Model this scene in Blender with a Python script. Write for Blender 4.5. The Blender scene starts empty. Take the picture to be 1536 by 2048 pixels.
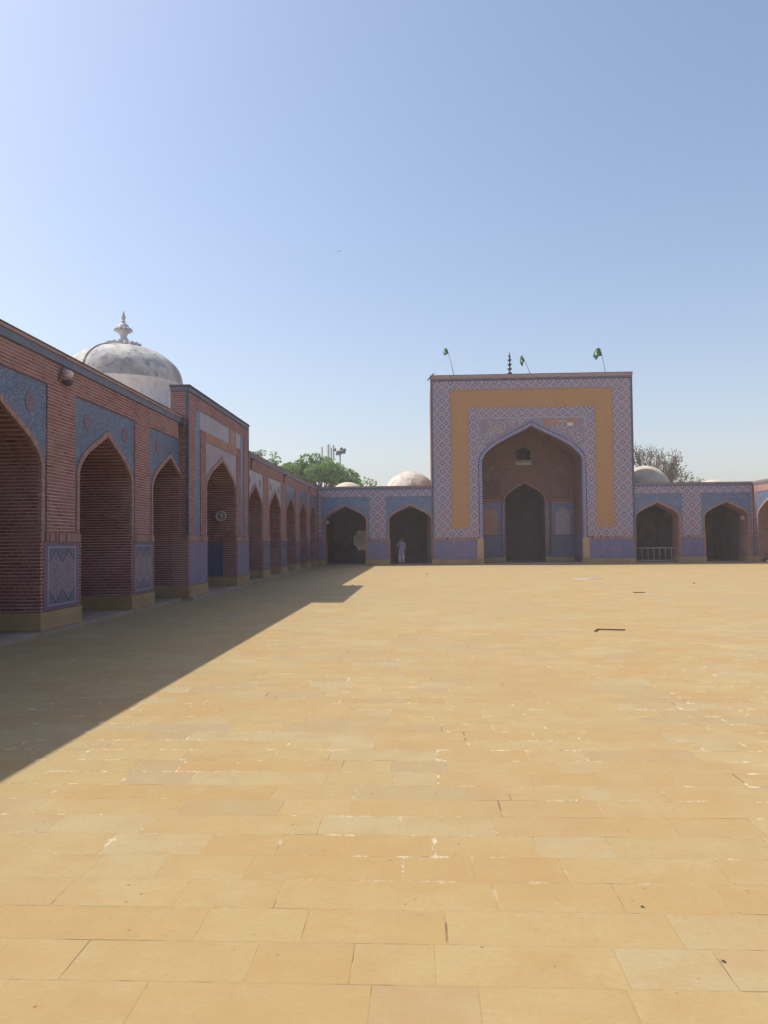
import bpy, bmesh, math, random
from mathutils import Vector, Matrix
random.seed(7)
S = bpy.context.scene
COL = S.collection
R = math.radians

# ------------------------------------------------------------------ camera
cd = bpy.data.cameras.new('camera'); cam = bpy.data.objects.new('camera', cd); COL.objects.link(cam)
cd.sensor_fit = 'VERTICAL'; cd.sensor_height = 36.0; cd.lens = 1538.7/2048*36.0
cd.clip_start = 0.05; cd.clip_end = 3000
yaw, pitch, roll = R(2.598), R(2.148), R(-0.542)
F = Vector((-math.sin(yaw)*math.cos(pitch), math.cos(yaw)*math.cos(pitch), math.sin(pitch)))
R0 = Vector((math.cos(yaw), math.sin(yaw), 0)); U0 = R0.cross(F)
RR = math.cos(roll)*R0 + math.sin(roll)*U0; UU = -math.sin(roll)*R0 + math.cos(roll)*U0
m = Matrix((RR, UU, -F)).transposed().to_4x4(); m.translation = (0, 0, 1.6)
cam.matrix_world = m
S.camera = cam

# ------------------------------------------------------------------ light
sun_to = Vector((-0.725, 0.18, 1.0)).normalized()      # towards the sun
elev = math.asin(sun_to.z); azim = math.atan2(sun_to.x, sun_to.y)   # clockwise from +Y
W = bpy.data.worlds.new('World'); S.world = W; W.use_nodes = True
wn = W.node_tree; bg = wn.nodes['Background']
sky = wn.nodes.new('ShaderNodeTexSky'); sky.sky_type = 'NISHITA'; sky.sun_disc = False
sky.sun_elevation = elev; sky.sun_rotation = azim
sky.air_density = 1.2; sky.dust_density = 2.4; sky.ozone_density = 1.4; sky.altitude = 0
tint = wn.nodes.new('ShaderNodeMix'); tint.data_type = 'RGBA'; tint.blend_type = 'MULTIPLY'; tint.inputs[0].default_value = 1
tint.inputs[7].default_value = (1.015, .995, 1.025, 1)      # dusty violet air
wn.links.new(sky.outputs[0], tint.inputs[6]); wn.links.new(tint.outputs[2], bg.inputs[0]); bg.inputs[1].default_value = 0.143
sl = bpy.data.lights.new('sun', 'SUN'); sl.energy = 4.7; sl.angle = R(0.5); sl.color = (1.0, 0.93, 0.82)
so = bpy.data.objects.new('sun', sl); COL.objects.link(so)
so.rotation_euler = sun_to.to_track_quat('Z', 'Y').to_euler(); so.location = (-30, 10, 40)
S.view_settings.view_transform = 'Standard'; S.view_settings.look = 'None'
S.view_settings.exposure = 0.25; S.view_settings.gamma = 1.0
S.render.engine = 'CYCLES'
S.cycles.max_bounces = 8; S.cycles.volume_bounces = 1

# ------------------------------------------------------------------ tagging
def tag(o, label=None, cat=None, group=None, kind=None):
    if label: o['label'] = label
    if cat: o['category'] = cat
    if group: o['group'] = group
    if kind: o['kind'] = kind
    return o
def empty(name, loc, rz=0, label=None, cat=None, group=None):
    o = bpy.data.objects.new(name, None); COL.objects.link(o)
    o.location = loc; o.rotation_euler = (0, 0, rz); o.empty_display_size = 0.3
    return tag(o, label, cat, group)
def copy_tree(o, parent=None):
    c = o.copy(); COL.objects.link(c); c.parent = parent
    for ch in [x for x in COL.objects if x.parent == o]:
        copy_tree(ch, c)
    return c

# ------------------------------------------------------------------ mesh builder
class MB:
    def __init__(s): s.v = []; s.f = []; s.uv = []; s.sm = []
    def face(s, pts, uv=None, smooth=False):
        i = len(s.v); s.v += [tuple(p) for p in pts]; s.f.append(tuple(range(i, i+len(pts))))
        if uv is None:
            a, b, c = Vector(pts[0]), Vector(pts[1]), Vector(pts[2]); n = (b-a).cross(c-b)
            ax = max(range(3), key=lambda k: abs(n[k]))
            if ax == 1: uv = [(p[0], p[2]) for p in pts]
            elif ax == 0: uv = [(p[1], p[2]) for p in pts]
            else: uv = [(p[0], p[1]) for p in pts]
        s.uv.append(uv); s.sm.append(smooth)
    def box(s, x0, x1, y0, y1, z0, z1, ox=0, oz=0):
        P = lambda x, y, z: (x, y, z)
        def uvf(pts, ax):
            if ax == 1: return [(p[0]-ox, p[2]-oz) for p in pts]
            if ax == 0: return [(p[1], p[2]-oz) for p in pts]
            return [(p[0]-ox, p[1]) for p in pts]
        for pts, ax in (([P(x0,y0,z0),P(x1,y0,z0),P(x1,y0,z1),P(x0,y0,z1)],1),
                        ([P(x1,y1,z0),P(x0,y1,z0),P(x0,y1,z1),P(x1,y1,z1)],1),
                        ([P(x0,y1,z0),P(x0,y0,z0),P(x0,y0,z1),P(x0,y1,z1)],0),
                        ([P(x1,y0,z0),P(x1,y1,z0),P(x1,y1,z1),P(x1,y0,z1)],0),
                        ([P(x0,y0,z1),P(x1,y0,z1),P(x1,y1,z1),P(x0,y1,z1)],2),
                        ([P(x0,y1,z0),P(x1,y1,z0),P(x1,y0,z0),P(x0,y0,z0)],2)):
            s.face(pts, uvf(pts, ax))
        return s
    def tube(s, pts, rads, n=8, cap=True):
        pts = [Vector(p) for p in pts]
        if not hasattr(rads, '__len__'): rads = [rads]*len(pts)
        rings = []
        for i, p in enumerate(pts):
            a = pts[max(0, i-1)]; b = pts[min(len(pts)-1, i+1)]; d = (b-a).normalized()
            up = Vector((0, 0, 1)) if abs(d.z) < .9 else Vector((0, 1, 0))
            u = d.cross(up).normalized(); w = d.cross(u)
            rings.append([p + rads[i]*(math.cos(2*math.pi*k/n)*u + math.sin(2*math.pi*k/n)*w) for k in range(n)])
        for i in range(len(rings)-1):
            for k in range(n):
                s.face([rings[i][k], rings[i+1][k], rings[i+1][(k+1)%n], rings[i][(k+1)%n]][::-1], [(k/n, i)]*4, True)
        if cap:
            s.face(rings[0][::-1], [(0, 0)]*n); s.face(rings[-1], [(0, 0)]*n)
        return s
    def lathe(s, prof, n=32, c=(0, 0, 0), mod=None):
        for i in range(len(prof)-1):
            for k in range(n):
                q = []
                for (r, z), kk in ((prof[i], k), (prof[i], k+1), (prof[i+1], k+1), (prof[i+1], k)):
                    a = 2*math.pi*kk/n; rr = r*(mod(a, z) if mod else 1)
                    q.append((c[0]+rr*math.cos(a), c[1]+rr*math.sin(a), c[2]+z))
                s.face(q, [(k/n, prof[i][1]), ((k+1)/n, prof[i][1]), ((k+1)/n, prof[i+1][1]), (k/n, prof[i+1][1])], True)
        return s
    def build(s, name, mat, parent=None, weld=True):
        me = bpy.data.meshes.new(name); me.from_pydata(s.v, [], s.f); me.update()
        ul = me.uv_layers.new(name='UVMap'); k = 0
        flat = []
        for u in s.uv:
            for a in u: flat += [a[0], a[1]]
        ul.data.foreach_set('uv', flat)
        me.polygons.foreach_set('use_smooth', s.sm)
        if weld:
            b = bmesh.new(); b.from_mesh(me); bmesh.ops.remove_doubles(b, verts=b.verts, dist=1e-4); b.to_mesh(me); b.free()
        me.materials.append(mat)
        o = bpy.data.objects.new(name, me); COL.objects.link(o); o.parent = parent
        return o

PROF = [(0, 1), (.12, .9), (.27, .795), (.42, .69), (.55, .595), (.66, .51), (.75, .43), (.83, .34), (.9, .245), (.95, .16), (.985, .07), (1, 0)]
def prof_h(t):
    t = min(1, abs(t))
    for (a, ha), (b, hb) in zip(PROF, PROF[1:]):
        if t <= b: return ha + (hb-ha)*(t-a)/(b-a)
    return 0
def hole(c, half, zb, spring, apex): return dict(c=c, half=half, zb=zb, spring=spring, apex=apex)
def hz(h, x): 
    if h['apex'] is None: return h['spring']
    return h['spring'] + (h['apex']-h['spring'])*prof_h((x-h['c'])/h['half'])
def wall(mb, x0, x1, z0, z1, y0, y1, holes, ox=0, oz=0, top=True, ends=True, reveal=True, back=True):
    bps = {x0, x1}
    for h in holes:
        for t, _ in PROF:
            for sg in (-1, 1):
                x = h['c']+sg*t*h['half']
                if x0 < x < x1: bps.add(round(x, 5))
            if h['apex'] is None: pass
    bps = sorted(bps)
    def uvf(pts): return [(p[0]-ox, p[2]-oz) for p in pts]
    for a, b in zip(bps, bps[1:]):
        if b-a < 1e-4: continue
        mid = (a+b)/2
        cov = sorted([h for h in holes if abs(mid-h['c']) < h['half']], key=lambda h: h['zb'])
        za, zb_ = z0, z0
        for h in cov + [None]:
            ta, tb = (z1, z1) if h is None else (h['zb'], h['zb'])
            if ta-za > 1e-5 or tb-zb_ > 1e-5:
                p = [(a, y0, za), (b, y0, zb_), (b, y0, tb), (a, y0, ta)]
                mb.face(p, uvf(p))
                if back:
                    p = [(b, y1, zb_), (a, y1, za), (a, y1, ta), (b, y1, tb)]; mb.face(p, uvf(p))
            if h:
                ha, hb = hz(h, a), hz(h, b)
                if reveal:
                    mb.face([(a, y0, ha), (b, y0, hb), (b, y1, hb), (a, y1, ha)])
                    if h['zb'] > z0+1e-4: mb.face([(a, y0, h['zb']), (a, y1, h['zb']), (b, y1, h['zb']), (b, y0, h['zb'])])
                za, zb_ = ha, hb
        if top: mb.face([(a, y0, z1), (b, y0, z1), (b, y1, z1), (a, y1, z1)])
    if reveal:
        for h in holes:
            l, r = h['c']-h['half'], h['c']+h['half']
            if l > x0+1e-4: mb.face([(l, y0, h['zb']), (l, y0, h['spring']), (l, y1, h['spring']), (l, y1, h['zb'])])
            if r < x1-1e-4: mb.face([(r, y1, h['zb']), (r, y1, h['spring']), (r, y0, h['spring']), (r, y0, h['zb'])])
    if ends:
        mb.face([(x0, y1, z0), (x0, y0, z0), (x0, y0, z1), (x0, y1, z1)])
        mb.face([(x1, y0, z0), (x1, y1, z0), (x1, y1, z1), (x1, y0, z1)])
    return mb
def arch_path(c, half, spring, apex, zb, off=0.0):
    pts = [(c-half-off, zb)]
    for t, h in reversed(PROF): pts.append((c-t*half, spring+(apex-spring)*h))
    for t, h in PROF[1:]: pts.append((c+t*half, spring+(apex-spring)*h))
    pts.append((c+half+off, zb))
    return pts
def band(mb, c, half, spring, apex, zb, w, y0, y1, rise=None):
    """moulding following an arch: inner path and outer path offset by w; uv = (arc length, 0..w)"""
    inn = [(c-half, zb), (c-half, (zb+spring)/2)]+[(c-t*half, spring+(apex-spring)*h) for t, h in reversed(PROF)]+[(c+t*half, spring+(apex-spring)*h) for t, h in PROF[1:]]+[(c+half, (zb+spring)/2), (c+half, zb)]
    out = []
    for i, p in enumerate(inn):
        a = inn[max(0, i-1)]; b = inn[min(len(inn)-1, i+1)]
        d = Vector((b[0]-a[0], b[1]-a[1])).normalized(); n = Vector((-d.y, d.x))
        k = w
        if abs(p[0]-c) < 1e-6: n = Vector((0, 1)); k = w*1.15
        out.append((p[0]+n.x*k, p[1]+n.y*k))
    L = 0
    for i in range(len(inn)-1):
        seg = math.dist(inn[i], inn[i+1]); a, b, q, r = inn[i], inn[i+1], out[i+1], out[i]
        uv = [(L, 0), (L+seg, 0), (L+seg, w), (L, w)]
        mb.face([(a[0], y0, a[1]), (b[0], y0, b[1]), (q[0], y0, q[1]), (r[0], y0, r[1])][::-1], uv[::-1])
        mb.face([(a[0], y1, a[1]), (b[0], y1, b[1]), (b[0], y0, b[1]), (a[0], y0, a[1])], uv)
        mb.face([(r[0], y0, r[1]), (q[0], y0, q[1]), (q[0], y1, q[1]), (r[0], y1, r[1])], uv)
        L += seg
    for e in (0, -1):
        a, r = inn[e], out[e]
        mb.face([(a[0], y0, a[1]), (a[0], y1, a[1]), (r[0], y1, r[1]), (r[0], y0, r[1])])
    return mb

# ------------------------------------------------------------------ materials
class NT:
    def __init__(s, name, rough=0.85, spec=0.25):
        s.m = bpy.data.materials.new(name); s.m.use_nodes = True; s.t = s.m.node_tree
        s.b = s.t.nodes['Principled BSDF']; s.b.inputs['Roughness'].default_value = rough
        s.b.inputs['Specular IOR Level'].default_value = spec
        s.tc = s.t.nodes.new('ShaderNodeTexCoord')
    def n(s, ty, **kw):
        x = s.t.nodes.new(ty)
        for k, v in kw.items(): setattr(x, k, v)
        return x
    def put(s, sock, v):
        if isinstance(v, (int, float)): sock.default_value = v
        elif isinstance(v, (tuple, list)): sock.default_value = tuple(v)+((1,) if len(v) == 3 and sock.type == 'RGBA' else ())
        else: s.t.links.new(v, sock)
    def m_(s, op, a, b=0.0, c=None):
        x = s.n('ShaderNodeMath', operation=op); s.put(x.inputs[0], a); s.put(x.inputs[1], b)
        if c is not None: s.put(x.inputs[2], c)
        return x.outputs[0]
    def xyz(s, v):
        x = s.n('ShaderNodeSeparateXYZ'); s.t.links.new(v, x.inputs[0]); return x.outputs
    def vec(s, a, b, c=0.0):
        x = s.n('ShaderNodeCombineXYZ'); s.put(x.inputs[0], a); s.put(x.inputs[1], b); s.put(x.inputs[2], c); return x.outputs[0]
    def mix(s, f, a, b, mode='MIX'):
        x = s.n('ShaderNodeMix', data_type='RGBA', blend_type=mode); s.put(x.inputs[0], f); s.put(x.inputs[6], a); s.put(x.inputs[7], b); return x.outputs[2]
    def noise(s, v, sc, det=3, rough=.55):
        x = s.n('ShaderNodeTexNoise'); s.t.links.new(v, x.inputs['Vector']); x.inputs['Scale'].default_value = sc
        x.inputs['Detail'].default_value = det; x.inputs['Roughness'].default_value = rough; return x.outputs['Fac']
    def vor(s, v, sc, feat='F1', out='Distance', rnd=1.0):
        x = s.n('ShaderNodeTexVoronoi', feature=feat); s.t.links.new(v, x.inputs['Vector']); x.inputs['Scale'].default_value = sc
        x.inputs['Randomness'].default_value = rnd; return x.outputs[out]
    def white(s, v, out='Value'):
        x = s.n('ShaderNodeTexWhiteNoise', noise_dimensions='3D'); s.t.links.new(v, x.inputs['Vector']); return x.outputs[out]
    def step(s, v, lo, hi):
        x = s.n('ShaderNodeMapRange'); s.put(x.inputs[0], v); x.inputs[1].default_value = lo; x.inputs[2].default_value = hi; return x.outputs[0]
    def band(s, v, c, w, e):    # 1 inside |v-c|<w with soft edge e
        d = s.m_('ABSOLUTE', s.m_('SUBTRACT', v, c)); return s.step(d, w+e, w)
    def out(s, col, bump=None, strength=.3, dist=.01):
        s.put(s.b.inputs['Base Color'], col)
        if bump is not None:
            x = s.n('ShaderNodeBump'); x.inputs['Strength'].default_value = strength; x.inputs['Distance'].default_value = dist
            s.t.links.new(bump, x.inputs['Height']); s.t.links.new(x.outputs[0], s.b.inputs['Normal'])
        return s.m

def brick_mat(name, c1, c2, mort, per=.062, jw=.25, dash=1.12, wash=None, washc=(.5, .36, .32), ax='z'):
    t = NT(name, .9, .15); P = t.tc.outputs['Object']; x, y, z = t.xyz(P)
    warp = t.m_('MULTIPLY', t.m_('SUBTRACT', t.noise(P, 1.1, 2), .5), .02)
    zz = t.m_('DIVIDE', t.m_('ADD', z, warp), per); row = t.m_('FLOOR', zz); fz = t.m_('FRACT', zz)
    h = t.m_('ADD', x, y)
    hu = t.m_('ADD', t.m_('DIVIDE', h, .21), t.m_('MULTIPLY', row, .37)); cell = t.m_('FLOOR', hu); fh = t.m_('FRACT', hu)
    rnd = t.white(t.vec(cell, row, 0)); rrow = t.white(t.vec(row, 3.3, 0))
    big = t.noise(P, .7, 4); mid = t.noise(P, 3.5, 4, .65)
    col = t.mix(rnd, c1, c2)
    dk = t.mix(t.step(t.m_('ADD', rnd, t.m_('MULTIPLY', mid, .5)), dash, dash+.18), col, tuple(k*.42 for k in c1))
    jm = t.m_('MULTIPLY', t.step(fz, 1-jw-.06, 1-jw), t.m_('ADD', .55, t.m_('MULTIPLY', t.step(t.noise(P, 2.2, 3), .38, .6), .45)))
    jm2 = t.m_('MULTIPLY', t.step(fh, .93, .95), .45)
    j = t.m_('MAXIMUM', jm, jm2)
    mc = t.mix(mid, tuple(k*.75 for k in mort), mort)
    col = t.mix(j, dk, mc)
    col = t.mix(t.m_('MULTIPLY', t.step(big, .42, .68), (.22 if wash is None else wash)), col, washc)
    col = t.mix(t.m_('MULTIPLY', t.step(t.noise(P, 1.7, 5, .7), .58, .75), .35 if dash < 2 else .12), col, tuple(k*.5 for k in c1))
    return t.out(col, t.m_('ADD', t.m_('MULTIPLY', j, -1.0), t.m_('MULTIPLY', mid, .6)), .5, .012)

M = {}
M['brick'] = brick_mat('red_brick', (.17, .060, .054), (.27, .103, .088), (.60, .44, .425))
M['brick_face'] = brick_mat('salmon_brick', (.22, .088, .075), (.32, .148, .122), (.58, .43, .41), wash=.35, washc=(.38, .25, .215))
M['brick_soft'] = brick_mat('worn_brick', (.28, .125, .105), (.36, .18, .15), (.44, .28, .25), wash=.6, washc=(.42, .25, .20))
M['iwan_brick'] = brick_mat('brown_brick', (.16, .08, .055), (.22, .12, .085), (.25, .165, .125), wash=.5, washc=(.19, .11, .075))
M['iwan_plum'] = brick_mat('plum_brick', (.13, .065, .06), (.19, .09, .085), (.22, .14, .13), wash=.3)
M['terracotta'] = brick_mat('terracotta_band', (.34, .18, .13), (.40, .22, .165), (.40, .25, .20), per=.3, jw=.03, dash=9)

def soldier_mat():
    t = NT('soldier_brick', .9, .15); P = t.tc.outputs['Object']; u, v, _ = t.xyz(t.tc.outputs['UV'])
    q = t.m_('DIVIDE', u, .06); f = t.m_('FRACT', q); r = t.white(t.vec(t.m_('FLOOR', q), 0, 0))
    col = t.mix(r, (.31, .185, .155), (.42, .27, .23))
    col = t.mix(t.step(r, .86, .9), col, (.14, .07, .07))
    col = t.mix(t.step(f, .8, .86), col, (.26, .15, .12))
    return t.out(col, t.m_('ADD', t.m_('MULTIPLY', t.step(f, .8, .86), -1), t.noise(P, 20)), .4, .01)
M['soldier'] = soldier_mat()
def archivolt_mat(name, a, b, per=.085, line=(.3, .16, .13)):
    t = NT(name, .85, .2); u, v, _ = t.xyz(t.tc.outputs['UV']); P = t.tc.outputs['Object']
    q = t.m_('DIVIDE', u, per); f = t.m_('FRACT', q); r = t.white(t.vec(t.m_('FLOOR', q), 1, 0))
    col = t.mix(r, a, b); col = t.mix(t.step(f, .74, .82), col, line)
    col = t.mix(t.m_('MULTIPLY', t.step(t.noise(P, 3, 4), .55, .7), .5), col, tuple(k*.6 for k in a))
    return t.out(col, t.m_('MULTIPLY', t.step(f, .74, .82), -1), .5, .01)
M['archivolt'] = archivolt_mat('arch_brick', (.32, .185, .165), (.42, .27, .245))
M['rope'] = archivolt_mat('striped_tile', (.42, .40, .46), (.52, .48, .52), .17, (.055, .06, .2))
# stronger stripe for the rope: rebuild with half duty
def rope_mat():
    t = NT('blue_white_stripe_tile', .45, .4); u, v, _ = t.xyz(t.tc.outputs['UV']); P = t.tc.outputs['Object']
    f = t.m_('FRACT', t.m_('DIVIDE', t.m_('ADD', u, t.m_('MULTIPLY', v, .35)), .15))
    k = t.m_('MULTIPLY', t.step(f, .44, .5), t.step(f, 1.0, .95))
    col = t.mix(k, (.07, .09, .25), (.40, .37, .44))
    ed = t.m_('LESS_THAN', v, .03)
    col = t.mix(t.step(v, .19, .2), col, (.04, .05, .2))
    col = t.mix(t.m_('MULTIPLY', t.step(t.noise(P, 2.2, 5), .56, .62), .6), col, (.33, .2, .17))
    return t.out(col, k, .3, .01)
M['rope'] = rope_mat()

def lattice_mat():
    t = NT('diamond_lattice_tile', .6, .3); u, v, _ = t.xyz(t.tc.outputs['UV']); P = t.tc.outputs['Object']
    q = .029
    uq = t.m_('MULTIPLY', t.m_('FLOOR', t.m_('DIVIDE', u, q)), q); vq = t.m_('MULTIPLY', t.m_('FLOOR', t.m_('DIVIDE', v, q)), q)
    fa = t.m_('ABSOLUTE', t.m_('SUBTRACT', t.m_('FRACT', t.m_('ADD', t.m_('DIVIDE', uq, .58), .5)), .5))
    fb = t.m_('ABSOLUTE', t.m_('SUBTRACT', t.m_('FRACT', t.m_('ADD', t.m_('DIVIDE', vq, .58), .5)), .5))
    d = t.m_('ADD', fa, fb)
    rnd = t.white(t.vec(uq, vq, 0)); big = t.noise(P, .55, 3); mid = t.noise(P, 2.5, 4)
    base = t.mix(rnd, (.30, .23, .28), (.42, .33, .37))
    base = t.mix(t.step(big, .42, .62), base, t.mix(rnd, (.25, .23, .33), (.36, .33, .42)))
    dark = t.mix(big, (.055, .045, .13), (.10, .05, .09))
    lt = (.58, .47, .50)
    r1 = t.band(d, .235, .045, .02); c1 = t.step(d, .17, .13); k1 = t.step(d, .07, .05)
    r2 = t.band(d, .83, .045, .02); c2 = t.step(d, .88, .90); l2 = t.band(d, .60, .035, .02); k2 = t.step(d, .96, .98)
    mid_l = t.band(d, .36, .03, .02)
    col = t.mix(t.m_('MULTIPLY', mid_l, .25), base, dark)
    col = t.mix(t.m_('MULTIPLY', l2, .38), col, lt)
    col = t.mix(t.m_('MULTIPLY', t.band(d, .70, .02, .02), .4), col, dark)
    col = t.mix(t.m_('MULTIPLY', r1, .85), col, dark); col = t.mix(t.m_('MULTIPLY', r2, .85), col, dark)
    col = t.mix(t.m_('MULTIPLY', c1, .7), col, lt); col = t.mix(t.m_('MULTIPLY', c2, .7), col, lt)
    col = t.mix(t.m_('MULTIPLY', k1, .35), col, dark); col = t.mix(t.m_('MULTIPLY', k2, .2), col, dark)
    # weathered: some courses lose their glaze
    lost = t.m_('MULTIPLY', t.step(t.noise(P, 1.3, 5, .65), .58, .68), .7)
    col = t.mix(lost, col, (.33, .235, .25))
    fz = t.m_('FRACT', t.m_('DIVIDE', v, .058))
    col = t.mix(t.m_('MULTIPLY', t.step(fz, .85, .9), .3), col, (.5, .42, .42))
    return t.out(col, mid, .25, .01)
M['lattice'] = lattice_mat()

def floral_mat(name, c_a, c_b, line, dark, sc=9, patch=(.35, .2, .15), pt=.66):
    t = NT(name, .4, .4); P = t.tc.outputs['Object']
    n1 = t.noise(P, 1.6, 4); n2 = t.noise(P, 6, 3)
    w = t.n('ShaderNodeVectorMath', operation='ADD'); nn = t.n('ShaderNodeTexNoise'); t.t.links.new(P, nn.inputs['Vector']); nn.inputs['Scale'].default_value = sc*.55
    sv = t.n('ShaderNodeVectorMath', operation='SCALE'); t.t.links.new(nn.outputs['Color'], sv.inputs[0]); sv.inputs['Scale'].default_value = .16
    t.t.links.new(P, w.inputs[0]); t.t.links.new(sv.outputs[0], w.inputs[1]); V = w.outputs[0]
    e1 = t.vor(V, sc, 'DISTANCE_TO_EDGE'); e2 = t.vor(V, sc*2.3, 'DISTANCE_TO_EDGE'); f1 = t.vor(V, sc*1.5)
    col = t.mix(t.step(n1, .38, .62), c_a, c_b)
    col = t.mix(t.m_('MULTIPLY', t.step(f1, .28, .2), .55), col, dark)
    col = t.mix(t.m_('MULTIPLY', t.step(e2, .07, .03), .45), col, dark)
    col = t.mix(t.m_('MULTIPLY', t.step(e1, .075, .04), .6), col, line)
    col = t.mix(t.m_('MULTIPLY', t.step(f1, .09, .05), .6), col, line)
    # square tile joints
    x, y, z = t.xyz(P); 
    g = t.m_('MAXIMUM', t.step(t.m_('FRACT', t.m_('DIVIDE', t.m_('ADD', x, y), .22)), .95, .97), t.step(t.m_('FRACT', t.m_('DIVIDE', z, .22)), .95, .97))
    col = t.mix(t.m_('MULTIPLY', g, .35), col, tuple(k*.7 for k in line))
    col = t.mix(t.m_('MULTIPLY', t.step(t.noise(P, 1.1, 5, .6), pt, pt+.03), .85), col, patch)
    return t.out(col, n2, .15, .01)
M['teal'] = floral_mat('teal_floral_tile', (.06, .10, .19), (.09, .14, .235), (.33, .33, .38), (.03, .03, .09), 15)
M['slate'] = floral_mat('blue_floral_tile', (.085, .135, .26), (.13, .18, .28), (.3, .33, .4), (.05, .06, .16), 10, pt=.64)
M['pale'] = floral_mat('pale_worn_tile', (.27, .27, .34), (.36, .33, .37), (.46, .42, .46), (.16, .13, .2), 9)
M['lilac'] = floral_mat('lilac_floral_tile', (.28, .22, .31), (.33, .25, .30), (.5, .42, .45), (.10, .06, .14), 7)
M['purple'] = floral_mat('violet_blue_tile', (.11, .12, .26), (.165, .135, .235), (.31, .28, .36), (.04, .05, .22), 12)
M['spandrel_bg'] = floral_mat('plum_spandrel_tile', (.235, .175, .25), (.26, .18, .225), (.46, .42, .5), (.07, .05, .16), 10, patch=(.40, .24, .17), pt=.60)
M['deep_blue'] = floral_mat('deep_blue_tile', (.09, .10, .20), (.115, .11, .19), (.17, .17, .24), (.06, .06, .14), 9)

M['medal'] = floral_mat('maroon_rosette_tile', (.12, .05, .09), (.15, .07, .11), (.36, .3, .34), (.05, .03, .09), 22)
def dado_mat():     # UV 0..1 panel with border and lozenges
    t = NT('dado_medallion_tile', .35, .45); u, v, _ = t.xyz(t.tc.outputs['UV']); P = t.tc.outputs['Object']
    n1 = t.noise(P, 2, 3); e = t.vor(P, 34, 'DISTANCE_TO_EDGE'); f = t.vor(P, 30)
    eu = t.m_('MINIMUM', u, t.m_('SUBTRACT', 1, u)); ev = t.m_('MULTIPLY', t.m_('MINIMUM', v, t.m_('SUBTRACT', 1, v)), 1.45)
    ed = t.m_('MINIMUM', eu, ev)
    blue = t.mix(n1, (.075, .095, .175), (.115, .135, .225))
    lil = t.mix(n1, (.115, .095, .17), (.155, .12, .19))
    navy = (.03, .03, .09); pale = (.40, .36, .42)
    cu = t.m_('MULTIPLY', t.m_('ABSOLUTE', t.m_('SUBTRACT', t.m_('FRACT', t.m_('MULTIPLY', t.m_('SUBTRACT', u, .13), 2/.74)), .5)), .37)
    cv = t.m_('ABSOLUTE', t.m_('SUBTRACT', v, .5))
    # two tall medallions: pointed top and bottom
    s_ = t.m_('ADD', t.m_('MULTIPLY', cu, 1.0), t.m_('MAXIMUM', t.m_('SUBTRACT', cv, .20), 0))
    inside = t.step(s_, .19, .18)
    fl = t.m_('MAXIMUM', t.m_('MULTIPLY', t.step(e, .1, .05), .6), 0)
    col = blue
    col = t.mix(t.m_('MULTIPLY', t.step(f, .22, .15), t.m_('MULTIPLY', t.step(cv, .42, .36), .6)), col, navy)
    inn = t.mix(fl, lil, pale); inn = t.mix(t.m_('MULTIPLY', t.step(f, .25, .16), .8), inn, navy)
    col = t.mix(inside, col, inn)
    col = t.mix(t.m_('MULTIPLY', t.band(s_, .185, .011, .005), t.step(cv, .19, .22)), col, navy)
    for r_ in (.12, .33):
        dd = t.m_('ADD', cu, t.m_('ABSOLUTE', t.m_('SUBTRACT', cv, r_)))
        col = t.mix(t.m_('MULTIPLY', t.band(dd, .07, .01, .006), .55), col, navy)
    brd = t.step(ed, .10, .095)
    bf = t.m_('FRACT', t.m_('MULTIPLY', t.m_('ADD', u, t.m_('MULTIPLY', v, 1.45)), 11))
    bcol = t.mix(t.step(bf, .5, .55), (.06, .05, .14), t.mix(n1, (.17, .13, .20), (.21, .15, .21)))
    col = t.mix(brd, col, bcol)
    col = t.mix(t.band(ed, .105, .007, .004), col, pale)
    col = t.mix(t.step(ed, .02, .015), col, (.2, .1, .12))
    return t.out(col, n1, .1, .01)
M['dado'] = dado_mat()

def plain(name, a, b, sc=2.5, rough=.85, spec=.2, stain=None, det=5, bs=.3, metal=0):
    t = NT(name, rough, spec); P = t.tc.outputs['Object']
    n = t.noise(P, sc, det, .6); n2 = t.noise(P, sc*8, 3)
    col = t.mix(t.step(n, .35, .65), a, b)
    col = t.mix(t.m_('MULTIPLY', n2, .25), col, tuple(k*.7 for k in a))
    if stain: col = t.mix(t.m_('MULTIPLY', t.step(t.noise(P, sc*.45, 5, .65), .52, .66), .75), col, stain)
    t.b.inputs['Metallic'].default_value = metal
    return t.out(col, n2, bs, .01)
M['plinth'] = plain('yellow_stone', (.36, .25, .12), (.44, .32, .17), 1.4, stain=(.28, .17, .09))
M['kerb'] = plain('threshold_stone', (.30, .23, .17), (.40, .32, .25), 2)
M['orange'] = brick_mat('ochre_washed_brick', (.45, .25, .11), (.50, .285, .135), (.40, .22, .11), per=.085, jw=.12, dash=9, wash=.55, washc=(.43, .25, .14))
M['post'] = plain('tan_stone', (.42, .29, .17), (.50, .36, .22), 1.4)
M['plaster'] = plain('old_plaster', (.33, .25, .20), (.42, .33, .27), 2.5)
M['coping'] = brick_mat('coping_brick', (.38, .21, .17), (.46, .28, .24), (.52, .40, .38), per=.04)
M['band'] = plain('blue_grey_tile_band', (.115, .13, .20), (.17, .18, .25), 3, .5, .4, stain=(.10, .19, .21), bs=.15)
M['edge'] = plain('dark_blue_edge_tile', (.085, .085, .13), (.13, .13, .18), 3, .5, .4)
M['cap'] = plain('dark_coping_cap', (.10, .08, .08), (.16, .13, .13), 3)
M['cream_cap'] = plain('cream_coping', (.50, .42, .34), (.6, .52, .44), 3)
M['roof'] = plain('roof_plaster', (.42, .36, .28), (.52, .45, .36), .8, stain=(.3, .26, .2))
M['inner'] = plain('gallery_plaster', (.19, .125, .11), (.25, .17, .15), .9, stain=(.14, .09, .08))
M['floor'] = plain('gallery_floor', (.24, .18, .14), (.3, .23, .18), .9)
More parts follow.
